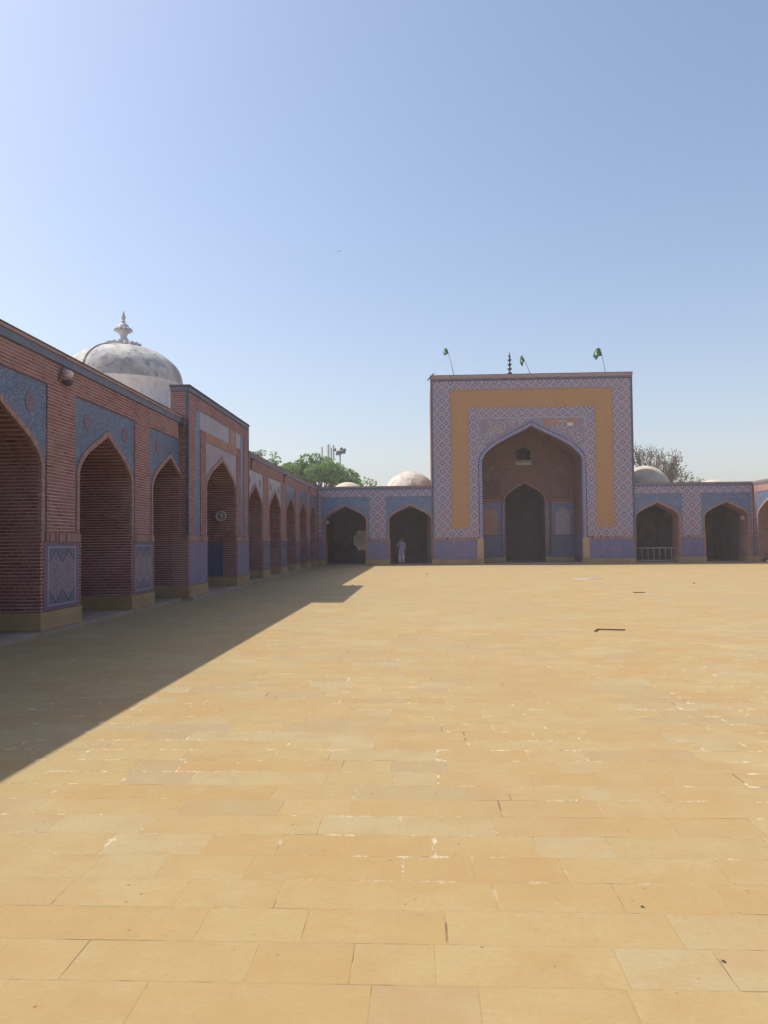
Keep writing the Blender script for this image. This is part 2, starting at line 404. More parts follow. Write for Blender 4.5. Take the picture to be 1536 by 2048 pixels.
M['red_strip'] = plain('red_tile_strip', (.42, .13, .09), (.5, .18, .13), 5)
M['metal'] = plain('painted_steel', (.30, .30, .32), (.38, .37, .38), 8, .5, .4)
M['galv'] = plain('galvanised_steel', (.42, .40, .38), (.5, .48, .46), 8, .45, .4)
M['dark_metal'] = plain('dark_steel', (.07, .07, .085), (.10, .10, .12), 8, .5, .4)
M['white_lamp'] = plain('lamp_enamel', (.60, .56, .55), (.68, .64, .62), 6, .35, .5)
M['finial_tile'] = plain('dark_blue_glazed_finial', (.035, .05, .11), (.06, .08, .16), 6, .25, .5)
M['wood'] = plain('flag_pole_bamboo', (.30, .22, .14), (.38, .29, .19), 9)
M['iron'] = plain('rusty_iron', (.14, .06, .035), (.20, .09, .05), 12)
M['dark_cloth'] = plain('dark_cloth', (.035, .025, .02), (.05, .035, .03), 8)
M['white_cloth'] = plain('white_cloth', (.62, .58, .55), (.7, .66, .62), 8)

M['lamp_dull'] = plain('dusty_lamp_enamel', (.34, .29, .26), (.42, .37, .33), 6, .5, .4)
def dome_mat(name, a, b, stain, sc=1.2, amt=.85, streak=(.12, .12, .14), lo=.46, hi=.62):
    t = NT(name, .9, .1); P = t.tc.outputs['Object']; x, y, z = t.xyz(P)
    n = t.noise(P, sc, 6, .68); n2 = t.noise(P, sc*7, 5, .7); n3 = t.noise(P, sc*2.6, 5, .7)
    v = t.vec(t.m_('MULTIPLY', x, 3.0), t.m_('MULTIPLY', y, 3.0), t.m_('MULTIPLY', z, .5)); st = t.noise(v, 1.6, 4, .6)
    col = t.mix(n3, a, b)
    col = t.mix(t.m_('MULTIPLY', t.step(n, lo, hi), amt), col, stain)
    col = t.mix(t.m_('MULTIPLY', t.step(st, .55, .72), .5), col, stain)
    col = t.mix(t.m_('MULTIPLY', t.step(n2, .54, .62), .55), col, streak); n4 = t.noise(P, sc*16, 4, .8); col = t.mix(t.m_('MULTIPLY', t.step(n4, .5, .6), .3), col, b)
    return t.out(col, t.m_('ADD', n2, n3), .6, .03)
M['dome'] = dome_mat('weathered_dome_plaster', (.52, .49, .44), (.64, .62, .58), (.20, .205, .235), .62, .8, (.13, .13, .15), .42, .60)
M['drum'] = dome_mat('white_drum_plaster', (.76, .75, .74), (.82, .81, .80), (.62, .60, .59), .8, .5, (.5, .48, .47))
M['finial'] = dome_mat('white_finial_plaster', (.55, .54, .55), (.63, .62, .62), (.38, .38, .42), 3, .5)
M['dome_patchy'] = dome_mat('flaking_whitewash', (.50, .46, .41), (.60, .56, .50), (.36, .29, .22), 2.2, .8, (.50, .40, .32), .5, .58)
M['dome_plain'] = dome_mat('cream_dome_plaster', (.48, .42, .33), (.55, .49, .40), (.37, .32, .26), 1.2, .55, (.36, .31, .25))

def paving_mat():
    t = NT('sandstone_paving', .8, .25); P = t.tc.outputs['Object']; x, y, z = t.xyz(P)
    yw = t.m_('ADD', y, t.m_('MULTIPLY', t.m_('SUBTRACT', t.noise(t.vec(t.m_('MULTIPLY', x, .25), y, 0), .9, 2), .5), .045))
    rv = t.m_('DIVIDE', yw, .283); row = t.m_('FLOOR', rv); fv = t.m_('FRACT', rv)
    rr = t.white(t.vec(row, 7.7, 0)); rr2 = t.white(t.vec(row, 1.3, 5))
    ln = t.m_('ADD', .44, t.m_('MULTIPLY', rr2, .22))
    u0 = t.m_('ADD', t.m_('DIVIDE', x, ln), t.m_('MULTIPLY', rr, 23.7))
    u = t.m_('ADD', u0, t.m_('MULTIPLY', t.m_('SINE', t.m_('ADD', t.m_('MULTIPLY', u0, 2.1), row)), .27))
    idx = t.m_('FLOOR', u); fu = t.m_('FRACT', u)
    w1 = t.white(t.vec(idx, row, 0)); w2 = t.white(t.vec(idx, row, 9)); w3 = t.white(t.vec(idx, row, 4))
    du = t.m_('MULTIPLY', t.m_('MINIMUM', fu, t.m_('SUBTRACT', 1, fu)), ln); dv = t.m_('MULTIPLY', t.m_('MINIMUM', fv, t.m_('SUBTRACT', 1, fv)), .283)
    de = t.m_('MINIMUM', du, dv)
    a = t.mix(w1, (.465, .335, .15), (.485, .355, .168))
    a = t.mix(t.m_('MULTIPLY', t.step(w2, .62, .8), .75), a, (.465, .305, .125))
    a = t.mix(t.m_('MULTIPLY', t.step(w3, .68, .85), .65), a, (.47, .375, .225))
    a = t.mix(t.m_('MULTIPLY', t.step(w2, .13, .10), .6), a, (.40, .29, .17))
    # clouding inside the slabs, each slab its own
    off = t.n('ShaderNodeVectorMath', operation='ADD'); t.t.links.new(P, off.inputs[0]); t.t.links.new(t.vec(t.m_('MULTIPLY', w1, 31), t.m_('MULTIPLY', w2, 17), 0), off.inputs[1])
    O = off.outputs[0]; cl = t.noise(O, 2.4, 5, .62); cl2 = t.noise(O, 7, 5, .7)
    a = t.mix(t.m_('MULTIPLY', t.step(cl, .48, .68), .6), a, (.42, .26, .11))
    a = t.mix(t.m_('MULTIPLY', t.step(cl2, .5, .72), .3), a, (.53, .43, .265))
    bigp = t.noise(P, .16, 4, .6); a = t.mix(t.m_('MULTIPLY', t.step(bigp, .45, .65), .4), a, (.42, .315, .19))
    bp3 = t.noise(t.vec(t.m_('MULTIPLY', x, .6), y, 5), 1.3, 5, .7); a = t.mix(t.m_('MULTIPLY', t.step(bp3, .47, .64), .6), a, (.46, .28, .11)); bp2 = t.noise(P, .55, 5, .65); a = t.mix(t.m_('MULTIPLY', t.step(bp2, .55, .7), .5), a, (.54, .43, .25))
    gr = t.noise(t.vec(t.m_('MULTIPLY', x, .55), y, 0), 60, 4, .75); a = t.mix(t.m_('MULTIPLY', t.step(gr, .35, .65), .34), a, (.33, .23, .11))
    st_ = t.noise(t.vec(t.m_('MULTIPLY', x, .35), t.m_('MULTIPLY', y, 1.6), w1), 5, 5, .7); a = t.mix(t.m_('MULTIPLY', t.step(st_, .5, .68), .3), a, (.42, .29, .14))
    # fine pits and stains
    sp = t.vor(P, 11); spm = t.m_('MULTIPLY', t.step(sp, .11, .06), t.step(t.noise(P, 1.9, 4, .7), .50, .58))
    a = t.mix(t.m_('MULTIPLY', spm, .75), a, (.20, .12, .06))
    spf = t.m_('MULTIPLY', t.step(t.noise(t.vec(x, t.m_('MULTIPLY', y, 1.7), 0), 34, 3, .6), .61, .66), t.step(t.noise(O, 3.1, 3), .5, .6))
    a = t.mix(t.m_('MULTIPLY', spf, .45), a, (.30, .19, .09))
    # joints: hairline, dark here, plastered there
    jn = t.noise(P, 1.2, 4, .7)
    jl = t.m_('MULTIPLY', t.step(de, .0042, .0018), t.m_('ADD', .12, t.m_('MULTIPLY', t.step(jn, .54, .60), .7)))
    a = t.mix(jl, a, (.17, .10, .05))
    pn = t.noise(P, 5.5, 5, .75); zone = t.m_('MULTIPLY', t.step(t.noise(P, .45, 4, .6), .44, .52), t.m_('MULTIPLY', t.step(y, 3.3, 4.3), t.m_('SUBTRACT', 1, t.m_('MULTIPLY', t.step(y, 9, 16), .6))))
    pl = t.m_('MULTIPLY', t.m_('MULTIPLY', t.step(t.m_('SUBTRACT', pn, t.m_('MULTIPLY', de, 8.0)), .50, .53), t.step(de, .035, .02)), zone)
    pl = t.m_('MULTIPLY', pl, t.step(t.noise(P, 40, 2), .4, .5))
    iso = t.m_('MULTIPLY', t.step(t.noise(P, 9, 5, .8), .70, .72), zone)
    a = t.mix(t.m_('MULTIPLY', t.m_('MAXIMUM', pl, iso), .85), a, (.72, .60, .47))
    hgt = t.m_('ADD', t.m_('MULTIPLY', w1, .35), t.m_('ADD', t.m_('MULTIPLY', cl2, .3), t.m_('MULTIPLY', t.step(de, 0, .006), .35)))
    rg = t.m_('ADD', .62, t.m_('MULTIPLY', cl2, .3)); t.put(t.b.inputs['Roughness'], rg)
    a = t.mix(1.0, a, (.795, .815, .79), 'MULTIPLY')
    return t.out(a, hgt, .3, .008)
M['paving'] = paving_mat()
M['ground'] = plain('dusty_ground', (.40, .31, .20), (.46, .36, .24), .3)

def leaf_mat(name, a, b, c):
    t = NT(name, .6, .3); P = t.tc.outputs['Object']; u, v, _ = t.xyz(t.tc.outputs['UV'])
    col = t.mix(u, a, b); col = t.mix(t.step(t.noise(P, .5, 2), .45, .6), col, c)
    t.b.inputs['Subsurface Weight'].default_value = 0
    mt = t.out(col)
    tr = t.n('ShaderNodeBsdfTranslucent'); t.put(tr.inputs[0], col); mx = t.n('ShaderNodeMixShader'); mx.inputs[0].default_value = .3
    t.t.links.new(t.b.outputs[0], mx.inputs[1]); t.t.links.new(tr.outputs[0], mx.inputs[2])
    t.t.links.new(mx.outputs[0], t.t.nodes['Material Output'].inputs[0])
    return mt
M['leaf'] = leaf_mat('green_leaves', (.12, .22, .05), (.24, .36, .10), (.17, .28, .07))
M['leaf_dry'] = leaf_mat('sparse_olive_leaves', (.17, .16, .08), (.27, .25, .13), (.20, .17, .11))
M['bark'] = plain('grey_bark', (.13, .105, .09), (.19, .155, .13), 6)

# ------------------------------------------------------------------ setting
g = MB(); g.face([(-255, -115, -.03), (255, -115, -.03), (255, 325, -.03), (-255, 325, -.03)]); tag(g.build('ground', M['ground']), kind='structure')
g = MB(); g.face([(-6.62, -16, 0), (21.29, -16, 0), (21.29, 49.98, 0), (-6.62, 49.98, 0)]); tag(g.build('courtyard_paving', M['paving']), kind='structure')

# ------------------------------------------------------------------ arcades
HALF, SPR, APX = 1.37, 2.98, 3.89
def arcade(name, label, base, rz, x0, x1, cs, style, cs_deep=6.0, ends=(True, True), back_holes=(), damaged=(), edge_frame=None):
    """x along the wall, y into the building, z up; base = Empty in the middle"""
    root = empty(name, base, rz, label, 'arcade')
    wm = M['brick'] if style == 'brick' else M['brick_soft']
    holes = [hole(c, HALF, .08, SPR, APX) for c in cs]
    mb = MB(); wall(mb, x0, x1, .08, 4.93, .05, 1.4, holes, ends=False); mb.build('wall', wm, root)
    # gallery behind
    D = cs_deep
    mb = MB(); wall(mb, x0, x1, .08, 4.8, D, D+.4, list(back_holes), top=False)
    for e, x in zip(ends, (x0, x1)):
        if e: mb.box(x if x == x0 else x-.3, x+.3 if x == x0 else x, 1.405, D-.005, .08, 4.8)
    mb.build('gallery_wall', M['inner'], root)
    # cross arches carrying the vault
    mids = [(a+b)/2 for a, b in zip(cs, cs[1:])]
    for c in mids:
        mb = MB()
        ya = 1.405; yb = D-.005; n = 10
        for k in range(n):
            ta, tb = k/n, (k+1)/n; A = ya+(yb-ya)*ta; B = ya+(yb-ya)*tb
            zf = lambda t: 2.6+1.3*prof_h((t-.5)/.42) if abs(t-.5) < .42 else .08
            za, zb_ = zf(ta+.001), zf(tb-.001); za = max(za, .08)
            mb.face([(c-.45, A, za), (c-.45, B, zb_), (c-.45, B, 4.79), (c-.45, A, 4.79)][::-1])
            mb.face([(c+.45, A, za), (c+.45, B, zb_), (c+.45, B, 4.79), (c+.45, A, 4.79)])
            mb.face([(c-.45, A, za), (c+.45, A, za), (c+.45, B, zb_), (c-.45, B, zb_)])
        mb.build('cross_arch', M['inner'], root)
    MB().box(x0, x1, 1.405, D+.4, 4.805, 4.98).build('roof', M['roof'], root)
    MB().box(x0, x1, -.045, D+.4, -.02, .075).build('threshold', M['kerb'], root)
    # parapet
    mb = MB().box(x0, x1, -.03, .5, 4.935, 5.075); mb.build('cornice', M['band'], root)
    mb = MB().box(x0, x1, -.05, .5, 5.08, 5.135); mb.build('coping', M['coping'], root)
    MB().box(x0, x1, -.055, .52, 5.139, 5.165).build('coping_cap', M['cap'] if style == 'brick' else M['cap'], root)
    # front face around the recessed panels
    P_H = 1.57; PT = 4.47
    if style == 'brick':
        mb = MB(); wall(mb, x0, x1, 1.8, 4.93, 0, .049, [hole(c, P_H, 1.8, PT, None) for c in cs], back=False); mb.build('facing_brick', M['brick_face'], root)
    else:
        z0l = 1.78
        prev = x0
        edges = [(x0, cs[0]-P_H)] + [(a+P_H, b-P_H) for a, b in zip(cs, cs[1:])] + [(cs[-1]+P_H, x1)]
        for a, b in edges:
            if b-a > .05: MB().box(a, b, 0, .049, 1.78, PT, ox=(a+b)/2, oz=1.98).build('pier_tiling', M['lattice'], root)
        MB().box(x0, x1, 0, .049, PT+.003, 4.93, ox=edges[1][0]*.5+edges[1][1]*.5, oz=1.98).build('frieze_tiling', M['lattice'], root)
    for i, c in enumerate(cs):
        mb = MB(); wall(mb, c-P_H+.003, c+P_H-.003, 1.8, PT-.003, .02, .049, [hole(c, HALF+.10, 1.8, SPR-.0, APX+.12)], back=False, top=False)
        k = 'teal' if style == 'brick' else 'slate'
        o = mb.build('spandrel_panel', M['pale'] if i in damaged else M[k], root)
        if i in damaged: o['label'] = 'pale worn spandrel panel'
        if style == 'brick':
            for sg in (-1, 1):
                mb = MB(); cx, cz = c+sg*.98, 4.05; k_ = 20
                mb.face([(cx+.17*math.cos(-6.2832*q/k_), .012, cz+.17*math.sin(-6.2832*q/k_)) for q in range(k_)][::-1])
                for q in range(k_):
                    a_, b_ = 6.2832*q/k_, 6.2832*(q+1)/k_
                    mb.face([(cx+.17*math.cos(a_), .012, cz+.17*math.sin(a_)), (cx+.17*math.cos(b_), .012, cz+.17*math.sin(b_)), (cx+.17*math.cos(b_), .0195, cz+.17*math.sin(b_)), (cx+.17*math.cos(a_), .0195, cz+.17*math.sin(a_))])
                mb.build('medallion', M['medal'], root)
        mb = MB(); band(mb, c, HALF-.002, SPR, APX, 1.8, .11, -.005, .06); mb.build('arch_moulding', M['archivolt'], root)
    # piers: lower block with its tile panel, header course and stone plinth
    seq = [x0] + [v for c in cs for v in (c-HALF, c+HALF)] + [x1]
    for a, b in zip(seq[0::2], seq[1::2]):
        if b-a < .12: continue
        e0 = 0 if a == x0 else .05; e1 = 0 if b == x1 else .05
        MB().box(a-e0, b+e1, -.012, 1.41, .4, 1.797).build('pier_base', wm if style == 'brick' else M['brick_soft'], root)
        MB().box(a-e0-.01, b+e1+.01, -.03, 1.43, .08, .397).build('plinth', M['plinth'], root)
        MB().box(a-e0+.02, b+e1-.02, -.026, -.012, 1.64, 1.795).build('header_course', M['soldier'], root)
        if b-a > .3:
            n = max(1, round((b-a)/1.5)); w_ = (b-a)/n
            for q in range(n):
                l, r = a+q*w_+.07, a+(q+1)*w_-.07
                mb = MB(); mb.box(l, r, -.024, -.012, .41, 1.63)
                if style == 'brick':
                    mb.uv = [[((p[0]-l)/(r-l), (p[2]-.41)/1.22) for p in [mb.v[i] for i in f]] for f in mb.f]
                mb.build('dado_panel', M['dado'] if style == 'brick' else M['purple'], root)
    return root

HP = math.pi/2
c_near = [-1.0, 3.25, 7.55, 11.86, 16.12, 20.30-.02]
s0 = 3.5
arc_a = arcade('arcade', 'long red brick arcade wing with striped piers and teal spandrels, nearest on the left side', (-6.63, s0, 0), HP, -15-s0, 21.17-s0, [c-s0 for c in c_near], 'brick')
c_far = [30.97, 35.28, 39.68, 43.95, 48.0]
s0 = 40
arc_b = arcade('arcade', 'receding red brick arcade wing between the tiled side gateway and the far corner', (-6.63, s0, 0), HP, 28.785-s0, 57-s0, [c-s0 for c in c_far], 'brick', damaged=(0, 1))
jali = hole(-4.2-(-2.85), .62, .98, 1.3, None)
s0 = -2.85
arc_c = arcade('arcade', 'two arch tiled arcade left of the great gateway, with diamond tiling', (s0, 50, 0), 0, -6.58-s0, .855-s0, [-4.82-s0, -.58-s0], 'tile', back_holes=[hole(-4.15-s0, .62, .95, 2.36, None)])
s0 = 17.55
arc_d = arcade('arcade', 'two arch tiled arcade right of the great gateway, with diamond tiling', (s0, 50, 0), 0, 13.825-s0, 21.25-s0, [15.27-s0, 19.6-s0], 'tile')
s0 = -18
arc_e = arcade('arcade', 'sunlit arcade wing at the far right edge of the courtyard', (21.3, 18, 0), -HP, -57-s0, 15-s0, [-48.05+4.3*0-s0]+[-48.05+4.3*k-s0 for k in range(1, 14)], 'brick')
# lattice window in the gallery back wall
def jali_screen(parent, cx, cz, r, y):
    mb = MB(); n = 7; st = 2*r/n; rz = .71
    for i in range(-n, n+1):
        for sg in (1, -1):
            pts = []
            for k in range(33):
                s_ = -1.5*r + 3*r*k/32; x = s_+i*st; z = sg*s_ 
                if abs(x) < r and abs(z) < rz and abs(x)+abs(z) < 1.62*r: pts.append((x, z))
            if len(pts) > 1:
                a, b = pts[0], pts[-1]; mb.tube([(cx+a[0], y, cz+a[1]), (cx+b[0], y, cz+b[1])], .046, 4)
    o = mb.build('window_lattice', M['plaster'], parent)
    # stone corners leaving an octagonal opening
    mb = MB()
    for sx in (-1, 1):
        for sz in (-1, 1):
            a = (cx+sx*r*1.0, cz+sz*r*.45); b = (cx+sx*r*.45, cz+sz*r*1.15); c = (cx+sx*r, cz+sz*r*1.15)
            t = [(a[0], y-.06, a[1]), (b[0], y-.06, b[1]), (c[0], y-.06, c[1])]
            mb.face(t if sx*sz > 0 else t[::-1]); t2 = [(p[0], y+.06, p[2]) for p in t]; mb.face(t2[::-1] if sx*sz > 0 else t2)
            mb.face([t[0], t[1], t2[1], t2[0]])
    mb.build('window_spandrel', M['inner'], parent)
jali_screen(arc_c, -4.15+2.85, 1.655, .62, 6.2)

# ------------------------------------------------------------------ side gateway in the left wall
gt = empty('side_gateway', (-6.43, 24.98, 0), HP, 'taller tiled gateway block with one pointed arch breaking the left brick arcade', 'gateway')
H = [hole(0, 1.9, .08, 3.28, 4.28)]
mb = MB(); wall(mb, -3.8, 3.8, .08, 5.85, .05, .5, H); mb.build('wall', M['brick'], gt)
mb = MB(); wall(mb, -3.8, 3.8, .08, 4.78, .505, 1.6, H, top=False); mb.build('rear_wall', M['brick'], gt)
mb = MB().box(-3.8, -3.5, 1.605, 6.2, .08, 4.8).box(3.5, 3.8, 1.605, 6.2, .08, 4.8).box(-3.8, 3.8, 6.205, 6.6, .08, 4.8); mb.build('gallery_wall', M['inner'], gt)
MB().box(-3.8, 3.8, .505, 6.6, 4.805, 4.98).build('roof', M['roof'], gt)
MB().box(-3.8, 3.8, -.15, 6.6, -.02, .075).build('threshold', M['kerb'], gt)
mb = MB().box(-3.8, -3.08, 0, .049, 1.8, 5.85).box(3.08, 3.8, 0, .049, 1.8, 5.85).box(-3.08, 3.08, 0, .049, 5.5, 5.85); mb.build('facing_brick', M['brick_face'], gt)
MB().box(-2.55, -2.0, 0, .049, 1.8, 4.95).build('inner_frame', M['brick'], gt); MB().box(2.0, 2.55, 0, .049, 1.8, 4.95).build('inner_frame', M['brick'], gt)
MB().box(-2.0, 2.0, 0.002, .049, 4.66, 4.95).build('plain_band', M['terracotta'], gt)
MB().box(-3.08, -2.553, .02, .049, 1.8, 5.5).build('frame_tiling', M['slate'], gt)
MB().box(2.553, 3.08, .02, .049, 1.8, 5.5).build('frame_tiling', M['slate'], gt)
MB().box(-2.553, .95, .02, .049, 4.953, 5.5).build('frame_tiling', M['pale'], gt)
MB().box(1.9, 2.553, .02, .049, 4.953, 5.5).build('frame_tiling', M['pale'], gt)
o = MB().box(.953, 1.1, .01, .049, 4.953, 5.5).box(1.75, 1.897, .01, .049, 4.953, 5.5).build('plaster_repair', M['terracotta'], gt)
o = MB().box(1.103, 1.747, .015, .049, 4.953, 5.497).build('plaster_repair', M['plaster'], gt); o['label'] = 'pale cement patch in the tiled frame'
mb = MB(); wall(mb, -1.997, 1.997, 1.8, 4.657, .02, .049, [hole(0, 1.99, 1.8, 3.28, 4.42)], back=False, top=False); mb.build('spandrel_panel', M['lilac'], gt)
mb = MB(); band(mb, 0, 1.898, 3.28, 4.28, 1.8, .13, -.005, .06); mb.build('arch_moulding', M['archivolt'], gt)
for a, b in ((-3.8, -1.9), (1.9, 3.8)):
    MB().box(a-.02, b+.05 if a < 0 else b+.02, -.012, .495, .4, 1.797).build('pier_base', M['brick'], gt) if a < 0 else MB().box(a-.05, b+.02, -.012, .495, .4, 1.797).build('pier_base', M['brick'], gt)
    MB().box(a-.03, b+.03, -.03, 1.63, .08, .397).build('plinth', M['plinth'], gt)
    MB().box(a+.03, b-.03, -.026, -.012, 1.64, 1.795).build('header_course', M['soldier'], gt)
    MB().box(a+.08, b-.08, -.024, -.012, .41, 1.63).build('dado_panel', M['purple'], gt)
MB().box(1.885, 1.9, .5, 1.55, .42, 1.62).build('reveal_panel', M['deep_blue'], gt)
MB().box(-1.9, -1.885, .5, 1.55, .42, 1.62).build('reveal_panel', M['deep_blue'], gt)
MB().box(-3.82, -3.76, -.02, .06, 1.8, 5.86).build('corner_strip', M['edge'], gt)
MB().box(3.76, 3.82, -.02, .06, 1.8, 5.86).build('corner_strip', M['edge'], gt)
MB().box(-3.8, 3.8, -.03, .52, 5.865, 5.985).build('cornice', M['band'], gt)
MB().box(-3.82, 3.82, -.05, .54, 5.99, 6.04).build('coping', M['cap'], gt)
MB().box(-2.2, 3.0, 1.6, 1.9, 4.985, 5.95).build('rear_parapet', M['plaster'], gt)

# ------------------------------------------------------------------ great gateway
GX = 7.34
gp = empty('great_gateway', (GX, 50, 0), 0, 'tall square great gateway with ochre panel frame, diamond tiling and deep pointed arch', 'gateway')
AH, AS, AA = 3.22, 6.72, 8.98
mb = MB(); wall(mb, -6.48, 6.48, .08, 12.1, 0, 3.0, [hole(0, AH, .08, AS, AA)]); mb.build('wall', M['iwan_brick'], gp)
DC, DH = -.08, 1.36
mb = MB(); wall(mb, -3.6, 3.6, .08, 9.4, 3.005, 5.2, [hole(DC, DH, .08, 4.38, 5.5), hole(DC-.05, .5, 7.05, 7.65, 7.98)], top=False); mb.build('back_wall', M['iwan_brick'], gp)
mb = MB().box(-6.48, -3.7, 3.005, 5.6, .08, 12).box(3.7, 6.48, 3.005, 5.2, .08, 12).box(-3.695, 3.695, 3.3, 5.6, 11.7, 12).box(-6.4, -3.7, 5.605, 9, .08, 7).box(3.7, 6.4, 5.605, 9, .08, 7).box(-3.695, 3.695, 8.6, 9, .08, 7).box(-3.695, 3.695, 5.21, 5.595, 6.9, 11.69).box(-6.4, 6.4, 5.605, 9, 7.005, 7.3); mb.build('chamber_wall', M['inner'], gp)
MB().box(-6.6, 6.6, -.18, 9, -.02, .075).build('threshold', M['kerb'], gp)
Y0, Y1 = -.045, -.001
def lat(x0, x1, z0, z1, ox): return MB().box(x0, x1, Y0, Y1, z0, z1, ox=ox, oz=1.98).build('diamond_tiling', M['lattice'], gp)
lat(-6.36, -5.22, 1.78, 11.95, -5.79); lat(5.22, 6.36, 1.78, 11.95, 5.79); lat(-5.217, 5.217, 11.38, 11.95, .01)
lat(-5.217, -4.06, 1.78, 2.34, -5.79); lat(4.06, 5.217, 1.78, 2.34, 5.79)
lat(-4.057, -3.47, 1.78, 10.15, -4.05+.29); lat(3.47, 4.057, 1.78, 10.15, 4.05-.29); lat(-3.467, 3.467, 9.58, 10.15, .0)
mb = MB().box(-5.217, -4.06, -.015, -.001, 2.343, 11.377).box(4.06, 5.217, -.015, -.001, 2.343, 11.377).box(-4.057, 4.057, -.015, -.001, 10.153, 11.377)
mb.build('ochre_panel', M['orange'], gp)
mb = MB(); wall(mb, -3.467, 3.467, 1.78, 9.577, -.03, -.001, [hole(0, AH+.22, 1.78, AS, AA+.27)], back=False, top=False); o = mb.build('spandrel_panel', M['spandrel_bg'], gp)
mb = MB().box(-3.465, -3.37, -.04, -.0305, 6.8, 9.57).box(3.37, 3.465, -.04, -.0305, 6.8, 9.57).box(-3.367, 3.367, -.04, -.0305, 9.43, 9.57); mb.build('spandrel_border', M['pale'], gp)
mb = MB(); band(mb, 0, AH-.003, AS, AA, 1.7, .25, -.06, .25); mb.build('arch_moulding', M['rope'], gp)
# scrollwork in the spandrels
def spiral(cx, cz, r, turns, sgn, a0):
    pts = []
    for k in range(40):
        t = k/39; a = a0+sgn*turns*2*math.pi*t; rr = r*(1-t)**.8+.03
        pts.append((cx+rr*math.cos(a), -.04, cz+rr*math.sin(a)))
    return pts
for sg in (-1, 1):
    mb = MB()
    data = [(-2.05, 8.95, .40, 1.6, 1, -2), (-1.28, 9.2, .24, 1.6, -1, 2.5), (-.72, 9.28, .15, 1.4, 1, -2), (-3.0, 8.25, .34, 1.6, -1, 1), (-3.12, 7.55, .2, 1.4, 1, 2), (-2.62, 9.2, .16, 1.3, -1, 0), (-2.55, 8.55, .14, 1.3, 1, 3)]
    if sg > 0: data = [d for d in data if d[0] not in (-1.28, -.72, -2.62)]
    for cx, cz, r, tn, s_, a0 in data:
        p = spiral(cx, cz, r, tn, s_, a0)
        if sg > 0: p = [(-a, b, c) for a, b, c in p]
        mb.tube(p, .022, 5)
    vine = [(-.3, 9.36), (-.6, 9.3), (-.95, 9.36), (-1.3, 9.2), (-1.6, 9.34), (-1.9, 9.12), (-2.3, 8.8), (-2.55, 8.95), (-2.9, 8.5), (-3.05, 8.1), (-3.2, 7.6), (-3.25, 7.2)]
    if sg > 0: vine = vine[3:]
    mb.tube([(sg*-a if sg > 0 else a, -.04, b) for a, b in vine], .018, 5)
    for k in range(60):
        t = random.random(); x = -3.3+2.6*t; zlo = AS+(AA-AS+.3)*prof_h(x/AH)+.15; z = random.uniform(min(zlo, 9.3), 9.4)
        if sg > 0 and -2.0 < x < -.6: continue
        a = random.random()*6.28; l = .05
        x2 = -x if sg > 0 else x
        mb.tube([(x2, -.036, z), (x2+l*math.cos(a), -.036, z+l*math.sin(a))], [.018, .006], 4)
    mb.build('scrollwork', M['finial'], gp)
mb = MB().box(.75, 1.75, -.036, -.0305, 8.98, 9.4).box(2.0, 3.0, -.036, -.0305, 8.95, 9.42); mb.build('plaster_repair', M['terracotta'], gp)
MB().box(2.28, 2.66, -.04, -.0365, 8.93, 9.12).build('plaster_repair', M['white_lamp'], gp)
MB().box(-2.7, -2.2, -.034, -.0305, 8.7, 9.0).build('plaster_repair', M['plaster'], gp)
# dado, posts, plinth, header course
for sg in (-1, 1):
    f = lambda a, b: (min(sg*a, sg*b), max(sg*a, sg*b))
    a, b = f(3.62, 6.42); MB().box(a, b, -.03, -.001, .36, 1.60).build('dado_panel', M['purple'], gp)
    MB().box(a, b, -.034, -.001, 1.603, 1.777).build('header_course', M['soldier'], gp)
    a, b = f(3.18, 3.6); MB().box(a, b, -.07, .25, .38, 1.7).build('corner_post', M['post'], gp)
    a, b = f(3.16, 6.5); MB().box(a, b, -.075, .3, .08, .357).build('plinth', M['plinth'], gp)
    a, b = f(6.363, 6.5); MB().box(a, b, -.05, .3, 1.8, 12.0).build('corner_strip', M['edge'], gp)
MB().box(-6.5, 6.5, -.06, .6, 12.003, 12.12).build('cornice', M['band'], gp)
MB().box(-6.52, 6.52, -.08, .62, 12.123, 12.33).build('coping', M['coping'], gp)
MB().box(-6.54, 6.54, -.09, .64, 12.333, 12.36).build('coping_cap', M['cap'], gp)
# inside the great arch
yb = 2.99
for sg in (-1, 1):
    f = lambda a, b: (min(sg*a, sg*b), max(sg*a, sg*b))
    a, b = f(1.72, 3.2)
    MB().box(a, b, yb-.03, yb, .42, 1.85).build('blue_dado', M['deep_blue'], gp)
    mb = MB(); wall(mb, a, b, 1.9, 4.2, yb-.04, yb, [hole((a+b)/2, .52, 1.9, 3.3, 3.8)], back=False); mb.build('niche_frame', M['purple'], gp)
    MB().box((a+b)/2-.5, (a+b)/2+.5, yb-.012, yb, 1.9, 3.75).build('niche_back', M['lilac'] if sg > 0 else M['terracotta'], gp)
    MB().box(a, b, yb-.06, yb, 4.24, 4.34).build('red_string_course', M['red_strip'], gp)
    mb = MB(); mb.box(sg*3.2-.015 if sg > 0 else -3.215, 3.215 if sg > 0 else -3.185, .3, 2.9, .42, 1.85); mb.build('blue_dado', M['deep_blue'], gp)
    a, b = f(1.36, 1.44); 
MB().box(-3.2, DC-DH-.3, yb-.06, yb, .08, .4).box(DC+DH+.3, 3.2, yb-.06, yb, .08, .4).build('inner_plinth', M['plinth'], gp)
for sg in (-1, 1):
    mb = MB(); x = DC+sg*(DH+.17)
    for k in range(28):
        z0_, z1_ = .42+k*.135, .42+(k+1)*.135
    mb.tube([(x, yb-.02, .42), (x, yb-.02, 4.3)], .085, 10); 
    mb.uv = [[((mb.v[i][2]-.4)*1.0, .1) for i in f_] for f_ in mb.f]
    mb.build('rope_column', M['rope'], gp)
    MB().box(x-.16, x+.16, yb-.12, yb, .08, .42).build('column_base', M['plinth'], gp)
